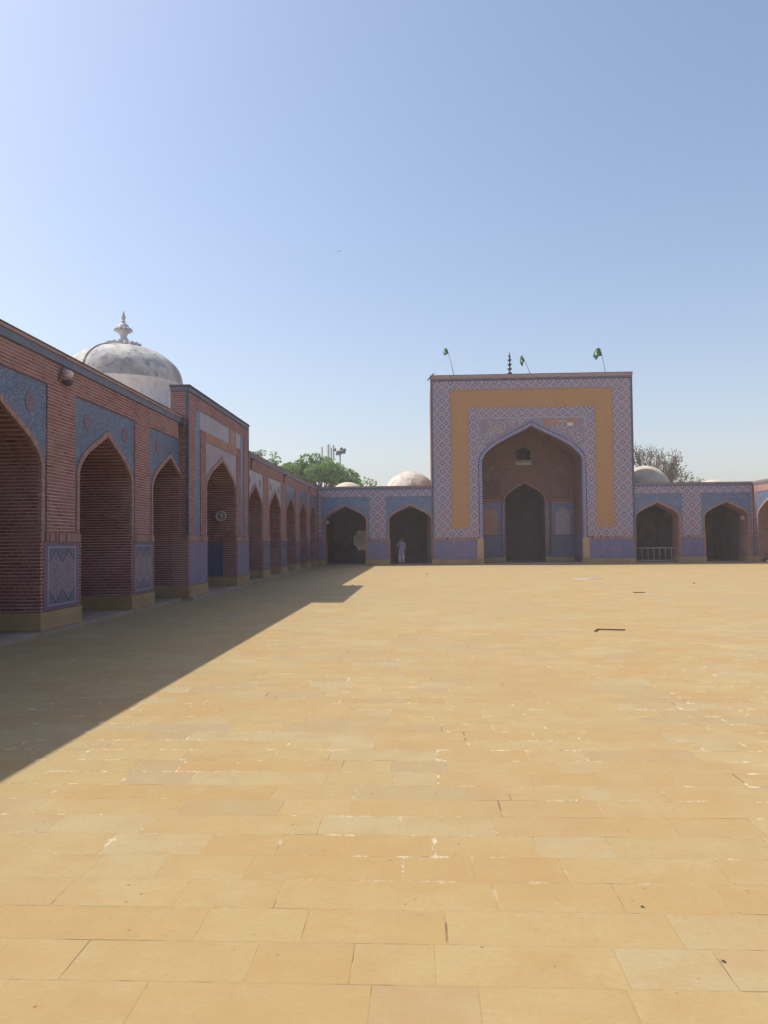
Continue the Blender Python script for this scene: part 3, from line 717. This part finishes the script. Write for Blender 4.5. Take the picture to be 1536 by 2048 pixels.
mb = MB(); band(mb, DC, DH-.003, 4.38, 5.5, .42, .07, yb-.03, yb+.2); mb.build('door_moulding', M['archivolt'], gp)
MB().box(DC-.62, DC+.52, yb-.07, yb, 6.95, 7.02).build('window_sill', M['plaster'], gp)
MB().box(DC-.57, DC+.47, yb-.03, yb, 6.7, 6.9).build('window_grille', M['metal'], gp)
for sg in (-1, 1):
    x_ = sg*2.3; w_ = .62
    mb = MB(); wall(mb, x_-w_, x_+w_, 4.5, 6.9, yb-.02, yb, [hole(x_, w_-.09, 4.6, 6.1, 6.65)], back=False); mb.build('upper_niche_frame', M['iwan_brick'], gp)
    MB().box(x_-w_+.095, x_+w_-.095, yb-.006, yb, 4.6, 6.6).build('upper_niche_back', M['iwan_plum'], gp)
for z in (7.0, 7.04)[:1]: MB().box(-3.1, 3.1, yb-.02, yb, z, z+.04).build('string_course', M['iwan_brick'], gp)

# bent flashing at the left top corner
mb = MB(); mb.tube([(.65, 49.9, 12.0), (.80, 49.9, 12.2), (1.0, 49.9, 12.42), (1.12, 49.9, 12.47)], [.03, .05, .05, .03], 5)
tag(mb.build('loose_flashing', M['dark_metal']), 'bent dark flashing strip lifting off the top left corner of the great gateway', 'flashing')

# stacked finial on the gateway
fr = empty('stacked_finial', (6.12, 51, 12.1), 0, 'dark glazed finial of stacked balls with a spike on top of the great gateway', 'finial')
MB().lathe([(.14, 0), (.12, .35), (.05, .42)], 16).build('stem', M['finial_tile'], fr)
for k in range(4):
    z = .52+k*.3; r_ = .16-.012*k
    MB().lathe([(.03, z-.15), (.06, z-.11), (r_, z-.02), (r_, z+.04), (.06, z+.11), (.035, z+.15)], 16).build('ball', M['finial_tile'], fr)
MB().lathe([(.04, 1.57), (.085, 1.62), (.055, 1.75), (.0, 2.02)][:4], 14).build('spike', M['finial_tile'], fr)

# flags
def flag_mat():
    t = NT('green_flag_cloth', .8, .1); u, v, _ = t.xyz(t.tc.outputs['UV'])
    d = t.m_('SQRT', t.m_('ADD', t.m_('POWER', t.m_('SUBTRACT', u, .52), 2.0), t.m_('POWER', t.m_('SUBTRACT', v, .5), 2.0)))
    d2 = t.m_('SQRT', t.m_('ADD', t.m_('POWER', t.m_('SUBTRACT', u, .44), 2.0), t.m_('POWER', t.m_('SUBTRACT', v, .56), 2.0)))
    k = t.m_('MULTIPLY', t.step(d, .27, .25), t.step(d2, .19, .21))
    return t.out(t.mix(t.m_('MULTIPLY', k, .8), (.045, .15, .075), (.5, .55, .5)))
M['flag'] = flag_mat()
def flag(label, base, top, cloth, z_off=0):
    r = empty('flag', base, 0, label, 'flag', 'green flags on the great gateway')
    T = Vector(top)-Vector(base)
    MB().tube([(0, 0, 0), T*.5+Vector((.01, 0, 0)), T], [.022, .018, .012], 6).build('pole', M['wood'], r)
    w, h, droop, curl = cloth; mb = MB(); n = 10; dirp = T.normalized(); grid = []
    for i in range(n+1):
        rowp = []
        for j in range(n+1):
            u, v = i/n, j/n
            p = T*1.0 - dirp*(h*(1-v)) + Vector((-w*u*(1-.35*abs(v-.5)*2*u), .09*math.sin(u*7+v*2)+curl*u*u, -droop*u*u+.03*math.sin(v*5+u*4)))
            rowp.append(p)
        grid.append(rowp)
    for i in range(n):
        for j in range(n):
            mb.face([grid[i][j], grid[i+1][j], grid[i+1][j+1], grid[i][j+1]], [(i/n, j/n), ((i+1)/n, j/n), ((i+1)/n, (j+1)/n), (i/n, (j+1)/n)], True)
    mb.build('cloth', M['flag'], r)
flag('small green flag curled at its pole above the left part of the great gateway', (2.42, 50.3, 12.35), (1.97, 50.3, 14.22), (.30, .40, .05, .2))
flag('smallest green flag, on a leaning pole right beside the stacked finial', (7.42, 50.3, 12.3), (6.87, 50.3, 13.66), (.2, .45, .28, .15))
flag('largest green flag with pale emblem, at the right end of the great gateway', (12.23, 50.3, 12.35), (11.93, 50.3, 14.05), (.50, .55, .22, .1))

# ------------------------------------------------------------------ domes
dm = empty('side_dome', (-9.78, 25, 5.0), 0, 'stained grey white dome with a tall lotus finial behind the left arcade', 'dome')
MB().lathe([(1.9, -.02), (1.9, .9), (1.9, 1.72), (1.94, 1.76), (1.94, 1.84)], 56).build('drum', M['drum'], dm)
prof = [(1.94, 1.84), (1.93, 1.95), (1.88, 2.2), (1.77, 2.43), (1.56, 2.66), (1.28, 2.86), (.95, 3.01), (.6, 3.09), (.3, 3.12), (0.02, 3.13)]
def sm(pr, n=4):
    out = []
    for i in range(len(pr)-1):
        p0 = pr[max(0, i-1)]; p1 = pr[i]; p2 = pr[i+1]; p3 = pr[min(len(pr)-1, i+2)]
        for k in range(n):
            t = k/n
            out.append(tuple(.5*((2*p1[c])+(-p0[c]+p2[c])*t+(2*p0[c]-5*p1[c]+4*p2[c]-p3[c])*t*t+(-p0[c]+3*p1[c]-3*p2[c]+p3[c])*t**3) for c in (0, 1)))
    return out+[pr[-1]]
MB().lathe(sm(prof), 64).build('shell', M['dome'], dm)
# thin cable arched over the shell
shell_pr = sm(prof)
rt_ = Vector((.93, .365, 0)); tw_ = Vector((.365, -.93, 0))
for dr in (-.62*rt_+.78*tw_, .97*rt_-.24*tw_):
    dr = dr.normalized()
    MB().tube([dr*(a+.015)+Vector((0, 0, b+.015)) for a, b in shell_pr[:-3]], .016, 5).build('cable', M['dark_metal'], dm)
fe = bpy.data.objects.new('finial', None); COL.objects.link(fe); fe.parent = dm; fe.location = (0, 0, 3.13-3.34*.87); fe.scale = (.73, .73, .87)
mb = MB()
for k in range(18):
    a = 2*math.pi*k/18; c_, s_ = math.cos(a), math.sin(a); r0, r1 = .5, .76; w_ = .11
    p = lambda r, t, z: (r*c_-t*s_, r*s_+t*c_, z)
    A = [p(r0, -w_, 3.36), p(r1, -w_*.9, 3.32), p(r1, w_*.9, 3.32), p(r0, w_, 3.36)]
    B = [p(r0, -w_*.8, 3.46), p(r1+.05, -w_*.4, 3.46), p(r1+.05, w_*.4, 3.46), p(r0, w_*.8, 3.46)]
    mb.face(A[::-1]); mb.face(B)
    for q in range(4): mb.face([A[q], A[(q+1)%4], B[(q+1)%4], B[q]])
mb.build('petal_ring', M['finial'], fe)
fn = MB().lathe(sm([(.36, 3.36), (.34, 3.43), (.22, 3.5), (.2, 3.56), (.24, 3.62), (.17, 3.7), (.15, 3.76), (.2, 3.85), (.27, 3.95), (.3, 4.0)], 3), 28).build('finial_stem', M['finial'], fe)
mb = MB().lathe(sm([(.26, 3.98), (.27, 4.05), (.22, 4.17), (.12, 4.25), (.05, 4.29)], 3), 32, mod=lambda a, z: 1+.07*math.cos(10*a)); mb.build('finial_bulb', M['finial'], fe)
MB().lathe([(.7, 3.15), (.7, 3.34), (.5, 3.4), (.3, 3.44), (.1, 3.46)], 32).build('finial_base', M['finial'], fe)
mb = MB()
for k in range(12):
    a = 2*math.pi*k/12
    pts = []; 
    for t in range(5):
        u = t/4; r_ = .24+.17*u; z = 3.93+.14*math.sin(u*2.2)-.06*u*u*1.6; pts.append((r_*math.cos(a), r_*math.sin(a), z))
    mb.tube(pts, [.06, .065, .055, .04, .02], 6)
mb.build('finial_petals', M['finial'], fe)
MB().lathe(sm([(.05, 4.27), (.1, 4.33), (.05, 4.4), (.1, 4.46), (.085, 4.55), (.0, 4.78)], 3), 16).build('finial_spike', M['finial'], fe)

def small_dome(label, loc, Rd, Hd, mat, rough=.03, seed=1):
    r = empty('small_dome', loc, 0, label, 'dome', 'roof domes of the mosque')
    pr = [(Rd*math.cos(a*math.pi/2/14), Hd*math.sin(a*math.pi/2/14)) for a in range(15)]; pr[-1] = (.01, Hd)
    rnd = random.Random(seed); ph = [rnd.random()*6 for _ in range(8)]
    def md(a, z): return 1+rough*(math.sin(5*a+ph[0]+z*3)+.6*math.sin(11*a+ph[1]-z*6)+.4*math.sin(17*a+ph[2]+z*9))
    MB().lathe(pr, 72, mod=md).build('shell', mat, r)
    MB().lathe([(Rd*1.04, -1.2), (Rd*1.04, 0), (Rd, .05)], 48).build('drum', M['dome_plain'], r)
    return r
small_dome('flaking whitewashed brick dome just left of the great gateway', (-.6, 55, 5.05), 1.72, 1.5, M['dome_patchy'], .012, 3)
small_dome('low cream dome top beside the green tree at the courtyard corner', (-5.72, 62, 5.05), 1.5, 1.33, M['dome_plain'], .004, 4)
small_dome('half shaded pale dome directly right of the great gateway', (16.15, 55.6, 5.0), 1.75, 1.78, M['dome_plain'], .008, 5)
small_dome('barely visible flat cream dome above the right tiled arcade', (26.3, 70, 5.3), 1.8, 1.5, M['dome_plain'], .004, 6)

# ------------------------------------------------------------------ small fittings on the walls
def dish_lamp(label, loc, rz, r=.17):
    e = empty('wall_lamp', loc, rz, label, 'lamp', 'round lamps on the arcade walls')
    MB().tube([(0, 0, 0), (0, -.12, .0)], .03, 8).build('bracket', M['dark_metal'], e)
    mb = MB(); pr = [(r*.4, 0), (r, .03), (r, .08), (r*.78, .10), (r*.72, .07), (r*.35, .06), (r*.3, .1), (.01, .12)]
    mb.lathe(pr, 24); mb.v = [(a, -.1-c, b) for a, b, c in mb.v]
    mb.build('lamp_head', M['lamp_dull'], e)
    return e
dish_lamp('round ring shaped lamp on the reveal inside the side gateway arch', (-6.95, 26.84, 2.52), 0, .2)
dish_lamp('round lamp at the upper left of the far corner arch', (-5.99, 50.15, 2.83), 0, .13)
dish_lamp('round lamp at the upper right inside the rightmost tiled arch', (20.6, 50.15, 2.83), 0, .13)
e = empty('floodlight', (-6.63, 13.95, 4.74), HP, 'small drum floodlight on a hooked bracket, high on the near left brick frieze', 'floodlight')
MB().tube([(-.12, 0, -.12), (-.14, -.05, .02), (-.1, -.08, .12), (0, -.08, .14)], .012, 6).build('hook', M['dark_metal'], e)
mb = MB().lathe([(.01, 0), (.07, 0), (.075, .03), (.075, .12), (.05, .15), (.01, .15)], 20); mb.v = [(c-.08, b-.14, a+.02) for a, b, c in mb.v]; mb.build('lamp_head', M['white_lamp'], e)
mb = MB().lathe([(.01, -.2), (.06, -.19), (.1, -.12), (.1, -.1), (.01, -.1)], 16); mb.v = [(a+.02, b-.12, c) for a, b, c in mb.v]; mb.build('junction_box', M['dark_metal'], e)
sp0 = None
for i, (y, lb) in enumerate(((21.0, 'dark roof spout where the near brick arcade meets the side gateway'), (30.1, 'dark roof spout just beyond the side gateway'), (37.5, 'dark roof spout on the middle of the receding brick arcade'), (46.1, 'dark roof spout near the far courtyard corner'))):
    e = empty('roof_spout', (-6.63, y, 4.86), HP, lb, 'spout', 'roof spouts on the left arcade')
    MB().box(-.06, .06, -.16, -.001, -.02, .05).build('spout_lip', M['dark_metal'], e)
    MB().box(-.05, .05, -.045, -.001, -.35, -.023).build('downpipe', M['iron'], e)

# railing in the first right arch
rl = empty('railing', (15.27, 50.35, .08), 0, 'low pale steel railing across the arch right of the great gateway', 'railing')
MB().tube([(-1.36, 0, .9), (1.36, 0, .9)], .022, 8).build('top_rail', M['galv'], rl)
MB().tube([(-1.36, 0, .1), (1.36, 0, .1)], .02, 8).build('bottom_rail', M['galv'], rl)
for k in range(8):
    x = -1.3+2.6*k/7; MB().tube([(x, 0, 0), (x, 0, .9)], .014, 6).build('baluster', M['galv'], rl)

# ------------------------------------------------------------------ things on the paving
e = empty('iron_bar', (3.3, 13.62, 0), 0, 'thin rusty iron bar with a hooked end lying on the sunlit paving', 'iron bar')
MB().tube([(-.31, -.2, .02), (-.2, .06, .02), (-.1, .06, .018), (.25, -.04, .018)], [.012, .014, .012, .012], 6).build('bar', M['iron'], e)
mb = MB().box(6.3, 6.62, 23.05, 23.17, .002, .02); tag(mb.build('iron_plate', M['iron']), 'small dark iron strip flat on the paving before the great gateway', 'iron strip')
mb = MB(); pts = []
for k in range(14):
    a = 2*math.pi*k/14; r_ = 1+.25*math.sin(3*a+1); pts.append((6.75+.52*r_*math.cos(a), 31.35+.55*r_*math.sin(a)))
top = [(x, y, .018) for x, y in pts]; bot = [(x*1.0+(x-6.75)*.06, y+(y-31.35)*.06, .001) for x, y in pts]
mb.face(top); [mb.face([bot[i], bot[(i+1)%14], top[(i+1)%14], top[i]]) for i in range(14)]
tag(mb.build('mortar_patch', M['plaster']), 'irregular raised mortar patch on the paving near the great gateway', 'mortar patch')
rnd = random.Random(11); mb0 = None
for i, (x, y, s_, lb) in enumerate(((-2.42, 27.78, .035, 'pebble lying alone beside the shadow tip of the side gateway'), (.35, 36.5, .045, 'pebble on the far paving in line with the left arcade arch'), (9.6, 27.5, .04, 'pebble on the far right half of the paving'), (1.13, 3.02, .006, 'tiny dark stone chip in the near foreground'), (.95, 3.45, .006, 'tiny dark stone chip behind the nearest chip'))):
    mb = MB(); n = 8
    pr = [(.01, 0), (s_, s_*.15), (s_*1.1, s_*.4), (s_*.7, s_*.75), (.005, s_*.85)]; p_ = rnd.random()*6
    mb.lathe(pr, 9, mod=lambda a, z: 1+.25*math.sin(2*a+p_)+.1*math.sin(5*a))
    o = mb.build('pebble', M['bark']); o.location = (x, y, 0); tag(o, lb, 'pebble', 'loose pebbles on the paving')
e = empty('cloth_bundle', (21.62, 49.0, .075), 0, 'dark cloth bundle in the first arch at the far right edge', 'bundle')
MB().lathe([(.17, 0), (.2, .06), (.17, .16), (.1, .25), (.04, .27)], 14, mod=lambda a, z: 1+.12*math.sin(3*a)+.07*math.sin(7*a+z*9)).build('cloth', M['dark_cloth'], e)
MB().lathe([(.01, .0), (.06, .0), (.07, .1), (.01, .11)], 12, c=(-.1, -.28, 0)).build('knot', M['white_cloth'], e)

# ------------------------------------------------------------------ person in the left tiled arch
def skin_obj(name, verts, edges, radii, mat, parent, sub=2, root=0):
    me = bpy.data.meshes.new(name); me.from_pydata(verts, edges, []); me.update()
    o = bpy.data.objects.new(name, me); COL.objects.link(o); o.parent = parent
    o.modifiers.new('skin', 'SKIN'); sv = me.skin_vertices[0].data
    for i, r_ in enumerate(radii):
        sv[i].radius = (r_, r_) if not hasattr(r_, '__len__') else r_
    sv[root].use_root = True
    s_ = o.modifiers.new('sub', 'SUBSURF'); s_.levels = sub; s_.render_levels = sub
    me.materials.append(mat); return o
M['skin'] = plain('brown_skin', (.20, .105, .07), (.24, .13, .085), 9, .6, .3)
M['kurta'] = plain('lilac_grey_kurta', (.22, .19, .33), (.27, .235, .39), 7, .9, .1)
M['shalwar'] = plain('white_shalwar', (.50, .45, .50), (.56, .51, .56), 7, .9, .1)
M['hair'] = plain('black_hair', (.02, .017, .016), (.035, .03, .028), 14, .6, .3)
pe = empty('person', (-1.17, 50.55, .075), 0, 'person in long lilac tunic and white trousers, one hand raised to face, in tiled arch', 'person')
V = [(0, 0, .92), (0, 0, 1.1), (0, 0, 1.28), (0, -.0, 1.42), (0, -.01, 1.50), (0, -.02, 1.58), (0, -.02, 1.66),
     (-.17, 0, 1.40), (-.27, -.03, 1.16), (-.2, -.2, 1.33), (-.12, -.22, 1.47),      # raised arm (photo left)
     (.17, 0, 1.40), (.23, .02, 1.13), (.2, -.06, .90), (.2, -.08, .82),              # hanging arm
     (-.09, 0, .88), (-.10, -.02, .48), (-.11, .0, .09), (-.11, -.13, .035),
     (.09, 0, .88), (.10, -.02, .48), (.12, .0, .09), (.12, -.13, .035)]
E_ = [(0, 1), (1, 2), (2, 3), (3, 4), (4, 5), (5, 6), (3, 7), (7, 8), (8, 9), (9, 10), (3, 11), (11, 12), (12, 13), (13, 14), (0, 15), (15, 16), (16, 17), (17, 18), (0, 19), (19, 20), (20, 21), (21, 22)]
rad = [(.13, .10), (.13, .10), (.15, .11), (.12, .09), (.052, .055), (.08, .095), (.07, .085), .055, .043, .034, .03, .055, .043, .034, .03, .085, .055, .04, .032, .085, .055, .04, .032]
# five fingers on each hand
def fingers(hand, wrist, d, side):
    i0 = hand; H_ = Vector(V[hand]); d = Vector(d).normalized(); s_ = Vector(side).normalized(); n_ = d.cross(s_)
    for k, (off, ln) in enumerate(((-.03, .065), (-.01, .075), (.01, .072), (.03, .058))):
        b = H_ + d*.03 + s_*off; V.append(tuple(b)); V.append(tuple(b+d*ln*.6+n_*.01)); V.append(tuple(b+d*ln+n_*.035))
        j = len(V)-3; E_.extend([(i0, j), (j, j+1), (j+1, j+2)]); rad.extend([.010, .009, .008])
    b = H_ - s_*.045; V.append(tuple(b)); V.append(tuple(b-s_*.02+d*.045)); j = len(V)-2; E_.extend([(i0, j), (j, j+1)]); rad.extend([.012, .009])
fingers(10, 9, (.25, .05, 1), (1, 0, -.2)); fingers(14, 13, (0, -.15, -1), (0, 1, 0))
skin_obj('body', V, E_, rad, M['skin'], pe, 2)
# tunic: one cloth surface around torso with sleeves
prof_k = [(.20, .13, .50), (.215, .14, .62), (.2, .135, .8), (.175, .125, .95), (.165, .12, 1.1), (.185, .125, 1.28), (.19, .115, 1.38), (.12, .09, 1.44), (.065, .065, 1.475)]
mb = MB(); n = 28
for (a0, b0, z0_), (a1, b1, z1_) in zip(prof_k, prof_k[1:]):
    for k in range(n):
        q = []
        for (aa, bb, zz), kk in (((a0, b0, z0_), k), ((a0, b0, z0_), k+1), ((a1, b1, z1_), k+1), ((a1, b1, z1_), k)):
            t = 2*math.pi*kk/n; fold = 1+(.05*math.sin(7*t+2)*max(0, (1.0-zz)) if zz < 1 else 0)
            q.append((aa*fold*math.cos(t), bb*fold*math.sin(t), zz))
        mb.face(q, None, True)
mb.tube([(-.15, 0, 1.40), (-.22, -.01, 1.27), (-.275, -.03, 1.15), (-.24, -.12, 1.24), (-.205, -.19, 1.32)], [.075, .07, .066, .058, .052], 12)
mb.tube([(.15, 0, 1.40), (.21, .01, 1.26), (.232, .02, 1.12), (.21, -.03, .99), (.202, -.06, .92)], [.075, .07, .064, .056, .052], 12)
mb.build('tunic', M['kurta'], pe)
mb = MB()
for sg in (-1, 1):
    mb.tube([(sg*.085, 0, .85), (sg*.10, -.01, .6), (sg*.105, -.015, .4), (sg*.11, 0, .2), (sg*.115, 0, .07)], [.11, .105, .095, .085, .07], 14)
mb.build('trousers', M['shalwar'], pe)
mb = MB()
for k in range(7):
    for j in range(16):
        q = []
        for kk, jj in ((k, j), (k, j+1), (k+1, j+1), (k+1, j)):
            th = kk/7*math.pi*.52; ph_ = 2*math.pi*jj/16
            q.append((.088*math.sin(th)*math.cos(ph_), .0+.105*math.sin(th)*math.sin(ph_)+.012, 1.64+.105*math.cos(th)))
        mb.face(q, None, True)
mb.build('hair', M['hair'], pe)
mb = MB(); 
for x in (-.03, .03): mb.tube([(x, -.098, 1.615), (x, -.108, 1.615)], [.011, .006], 8)
mb.tube([(-.022, -.1, 1.555), (.022, -.1, 1.555)], .005, 6); mb.build('eyes_and_mouth', M['hair'], pe)
mb = MB(); mb.tube([(0, -.098, 1.62), (0, -.122, 1.585), (0, -.1, 1.578)], [.008, .014, .01], 8)
for sg in (-1, 1): mb.tube([(sg*.082, -.01, 1.57), (sg*.092, -.005, 1.6), (sg*.082, 0, 1.63)], .012, 6)
mb.build('nose_and_ears', M['skin'], pe)

# ------------------------------------------------------------------ trees
def leaf_clump(mb, c, r, n, rnd, size, flat=.8):
    for _ in range(n):
        while True:
            p = Vector((rnd.uniform(-1, 1), rnd.uniform(-1, 1), rnd.uniform(-1, 1)))
            if p.length < 1: break
        p = p.normalized()*(p.length**.5); p.z *= flat
        q = Vector(c)+p*r; d = (p.normalized()+Vector((rnd.uniform(-.6, .6), rnd.uniform(-.6, .6), rnd.uniform(-.8, .3)))).normalized()
        s_ = size*rnd.uniform(.6, 1.3); sd = d.cross(Vector((rnd.uniform(-1, 1), rnd.uniform(-1, 1), rnd.uniform(-1, 1)))).normalized()
        u = rnd.random()
        mb.face([q, q+d*s_*.45-sd*s_*.36, q+d*s_, q+d*s_*.5+sd*s_*.36], [(u, 0)]*4)
def tree(name, label, loc, clumps, trunk_h, leaf, size, per, trunk_r=.22, twigs=0, seed=1):
    rnd = random.Random(seed); r = empty(name, loc, 0, label, 'tree')
    tb = MB(); fork = Vector((0, 0, trunk_h)); tb.tube([(0, 0, 0), (.08, .03, trunk_h*.5), fork], [trunk_r*1.3, trunk_r, trunk_r*.8], 10)
    for c, cr in clumps:
        c = Vector(c); mid = fork.lerp(c, .5)+Vector((rnd.uniform(-.3, .3), rnd.uniform(-.3, .3), rnd.uniform(-.5, .1)))
        tb.tube([fork, mid, c], [trunk_r*.45, trunk_r*.22, .03], 6)
        for _ in range(twigs):
            e_ = c+Vector((rnd.uniform(-1, 1), rnd.uniform(-1, 1), rnd.uniform(-.3, 1.1)))*cr*1.25
            m2 = c.lerp(e_, .5)+Vector((rnd.uniform(-.1, .1),)*3); tb.tube([mid.lerp(c, rnd.uniform(.5, 1)), m2, e_], [.03, .02, .008], 4)
    tb.build('trunk', M['bark'], r, weld=False)
    cb = MB()
    for c, cr in clumps: leaf_clump(cb, c, cr, int(per*cr*cr), rnd, size)
    cb.build('crown', M[leaf], r, weld=False)
    return r
rnd = random.Random(5); cl = []
outline = [(-4.2, 7.6), (-3.5, 8.6), (-2.7, 9.4), (-1.9, 10.0), (-1.0, 10.45), (0, 10.55), (1.0, 10.2), (1.9, 9.5), (2.7, 8.7), (3.4, 7.9), (3.9, 7.1), (4.4, 6.4)]
for x, z in outline:
    cl.append(((x+rnd.uniform(-.2, .2), rnd.uniform(-.6, .6), z-.35), rnd.uniform(.55, .8)))
for _ in range(46):
    x = rnd.uniform(-4, 3.8); top = max(0, 1-((x)/4.9)**2)**.5*4.2+6.0
    z = rnd.uniform(5.2, top-.5); y = rnd.uniform(-2.6, 2.2)
    cl.append(((x, y, z), rnd.uniform(.6, 1.05)))
tree('broadleaf_tree', 'big rounded green tree rising behind the far corner of the arcades', (-10.7, 80, 0), cl, 4.5, 'leaf', .24, 620, .3, 0, 2)
cl = [((0, 0, 11.0), .35), ((-.9, 0, 10.7), .5), ((-.45, .3, 11.2-.3), .3), ((1.15, 0, 10.85), .28), ((1.55, .1, 10.2), .42), ((.9, 0, 9.8), .55), ((1.3, .3, 9.4), .5), ((-.2, .2, 10.0), .5), ((-1.5, 0, 10.3), .55), ((-.7, .4, 9.6), .7), ((.3, .2, 9.2), .7), ((2.1, 0, 8.9), .5), ((2.6, 0, 9.35), .3)]
tree('acacia_tree', 'thin crowned tree with separate leaf tufts showing just above the receding left arcade', (-16.4, 80, 0), cl, 5.5, 'leaf', .2, 520, .2, 0, 3)
cl = [((2.9, 0, 8.2-.2), .35), ((3.6, .1, 7.7), .35), ((3.2, 0, 7.4), .3), ((2.2, 0, 7.2), .4), ((1.2, .2, 7.0), .6), ((0, 0, 6.6), .7)]
tree('young_tree', 'slender tree tips poking out at the right foot of the big green tree', (-8.4, 81, 0), cl, 4.5, 'leaf', .2, 400, .12, 1, 9)
rnd = random.Random(8); cl = []
for _ in range(40):
    a = rnd.uniform(0, math.pi); rr = rnd.uniform(.3, 1)**.6
    x = -.2+3.1*rr*math.cos(a); z = 7.3+3.2*rr*math.sin(a); 
    if z > 9.8 and x > .7: continue
    cl.append(((x, rnd.uniform(-1.4, 1.4), z), rnd.uniform(.4, .75)))
tree('thorn_tree', 'half bare thorny tree with sparse olive leaves behind the dome right of the great gateway', (22.3, 75, 0), cl, 4.5, 'leaf_dry', .16, 150, .22, 8, 12)
cl = [((1.4, 0, 7.4), .5), ((2.0, 0, 7.7), .42), ((.6, .2, 7.5), .45), ((2.7, 0, 7.1), .45), ((3.3, 0, 7.0), .4), ((.1, 0, 7.9), .4), ((-.6, 0, 8.1), .35), ((1.2, .3, 6.8), .6), ((2.1, .2, 6.8), .55)]
tree('thorn_tree', 'low feathery thorn tree drooping towards the right arcade roof', (24.2, 76, 0), cl, 4.8, 'leaf_dry', .17, 260, .18, 5, 13)

# ------------------------------------------------------------------ far things
e = empty('brick_building', (31.6, 100, 0), 0, 'small unfinished brown building corner behind the thorny trees', 'building')
mb = MB().box(-1.6, 1.0, 0, 4, 0, 9.9); mb.build('wall', M['iwan_brick'], e)
MB().box(-1.7, 1.1, -.1, 4, 9.93, 10.2).build('roof', M['plaster'], e)
for x in (-.5, .1, .85): MB().box(x-.06, x+.06, 0, .15, 10.2, 10.75).build('parapet_post', M['plaster'], e)
MB().box(-.6, 1.0, -.02, .18, 10.75, 10.87).build('parapet_rail', M['plaster'], e)
MB().box(-.2, .5, -.35, 0, 8.7, 8.85).build('window_ledge', M['plaster'], e)
e = empty('antenna_tower', (-17.5, 150, 0), 0, 'cellular antenna mast with upright panels above the green tree', 'antenna mast')
mb = MB()
for sx in (-1, 1):
    for sy in (-1, 1): mb.tube([(sx*.6, sy*.6, 0), (sx*.5, sy*.5, 17.7)], .09, 5)
for z in range(1, 17):
    mb.tube([(-.6, -.6, z), (.6, -.6, z+1)], .05, 4); mb.tube([(.6, -.6, z), (.6, .6, z+1)], .05, 4)
mb.build('tower_frame', M['metal'], e)
MB().box(-1.4, 1.3, -.5, .5, 17.6, 17.75).build('platform', M['metal'], e)
for x, z0_, z1_, w_ in ((-1.3, 17.8, 20.1, .13), (-.35, 18.0, 20.4, .03), (-.02, 17.8, 20.6, .16), (.4, 18.0, 20.5, .03), (.5, 17.8, 19.9, .13), (.95, 17.8, 20.45, .16)):
    MB().box(x-w_, x+w_, -.6, -.45, z0_, z1_).build('antenna_panel' if w_ > .05 else 'whip_antenna', M['metal'], e)
e = empty('floodlight_mast', (-11.26, 110, 0), 0, 'dark floodlight mast with a ring of lamps beside the antenna mast', 'light mast')
MB().tube([(0, 0, 0), (0, 0, 14.3)], [.16, .1], 10).build('pole', M['dark_metal'], e)
MB().lathe([(.1, 14.0), (.35, 14.2), (.55, 14.5), (.5, 14.6), (.05, 14.6)], 16).build('lamp_ring', M['dark_metal'], e)
for k, (x, z) in enumerate(((-.72, 14.75), (-.35, 14.15), (.25, 14.85), (.7, 14.7), (.62, 14.35))):
    mb = MB().lathe([(.05, -.05), (.24, 0), (.24, .1), (.02, .14)], 12); mb.v = [(x+a, -.3-c_, z+b) for a, b, c_ in mb.v]; mb.build('lamp', M['dark_metal'], e)

def bird(label, loc, span, bank):
    e = empty('bird', loc, 0, label, 'bird', 'birds gliding over the mosque')
    mb = MB(); s_ = span
    mb.lathe([(.002, -.18*s_), (.035*s_, -.1*s_), (.05*s_, 0), (.04*s_, .1*s_), (.012*s_, .2*s_)], 10)
    mb.v = [(a, c_, b) for a, b, c_ in mb.v]
    for sg in (-1, 1):
        pts = [(0, .07, 0), (.25, .12, .06+bank*sg), (.5, .02, .03+bank*sg*2), (.27, -.05, .05+bank*sg), (0, -.08, 0)]
        up = [(sg*a*s_, b*s_, c_*s_) for a, b, c_ in pts]; dn = [(a, b, c_-.012*s_) for a, b, c_ in up]
        mb.face(up if sg > 0 else up[::-1]); mb.face(dn[::-1] if sg > 0 else dn)
        for i in range(5): mb.face([up[i], dn[i], dn[(i+1)%5], up[(i+1)%5]])
    mb.face([(-.03*s_, .15*s_, .01), (.03*s_, .15*s_, .01), (.07*s_, .32*s_, .01), (-.07*s_, .32*s_, .01)])
    mb.build('body', M['dark_cloth'], e); return e
bird('largest dark bird gliding alone high in the sky', (-6.1, 60, 24.6), .42, .0)
bird('tiny distant bird above the left end of the great gateway', (-2.5, 120, 34.1), .38, .02)
bird('tiny distant bird in the sky between the side gateway and the green tree', (-22.3, 120, 24.7), .38, .02)
bird('tiny distant bird close above the side gateway roof line', (-30.8, 120, 23.8), .38, -.02)

# ------------------------------------------------------------------ air
hm = bpy.data.materials.new('haze'); hm.use_nodes = True; ht = hm.node_tree
ht.nodes.remove(ht.nodes['Principled BSDF']); pv = ht.nodes.new('ShaderNodeVolumePrincipled')
pv.inputs['Color'].default_value = (.88, .9, 1, 1); pv.inputs['Density'].default_value = 0.0009
ht.links.new(pv.outputs[0], ht.nodes['Material Output'].inputs['Volume'])
o = MB().box(-260, 260, -120, 330, -1.5, 36).build('haze', hm); tag(o, kind='stuff')
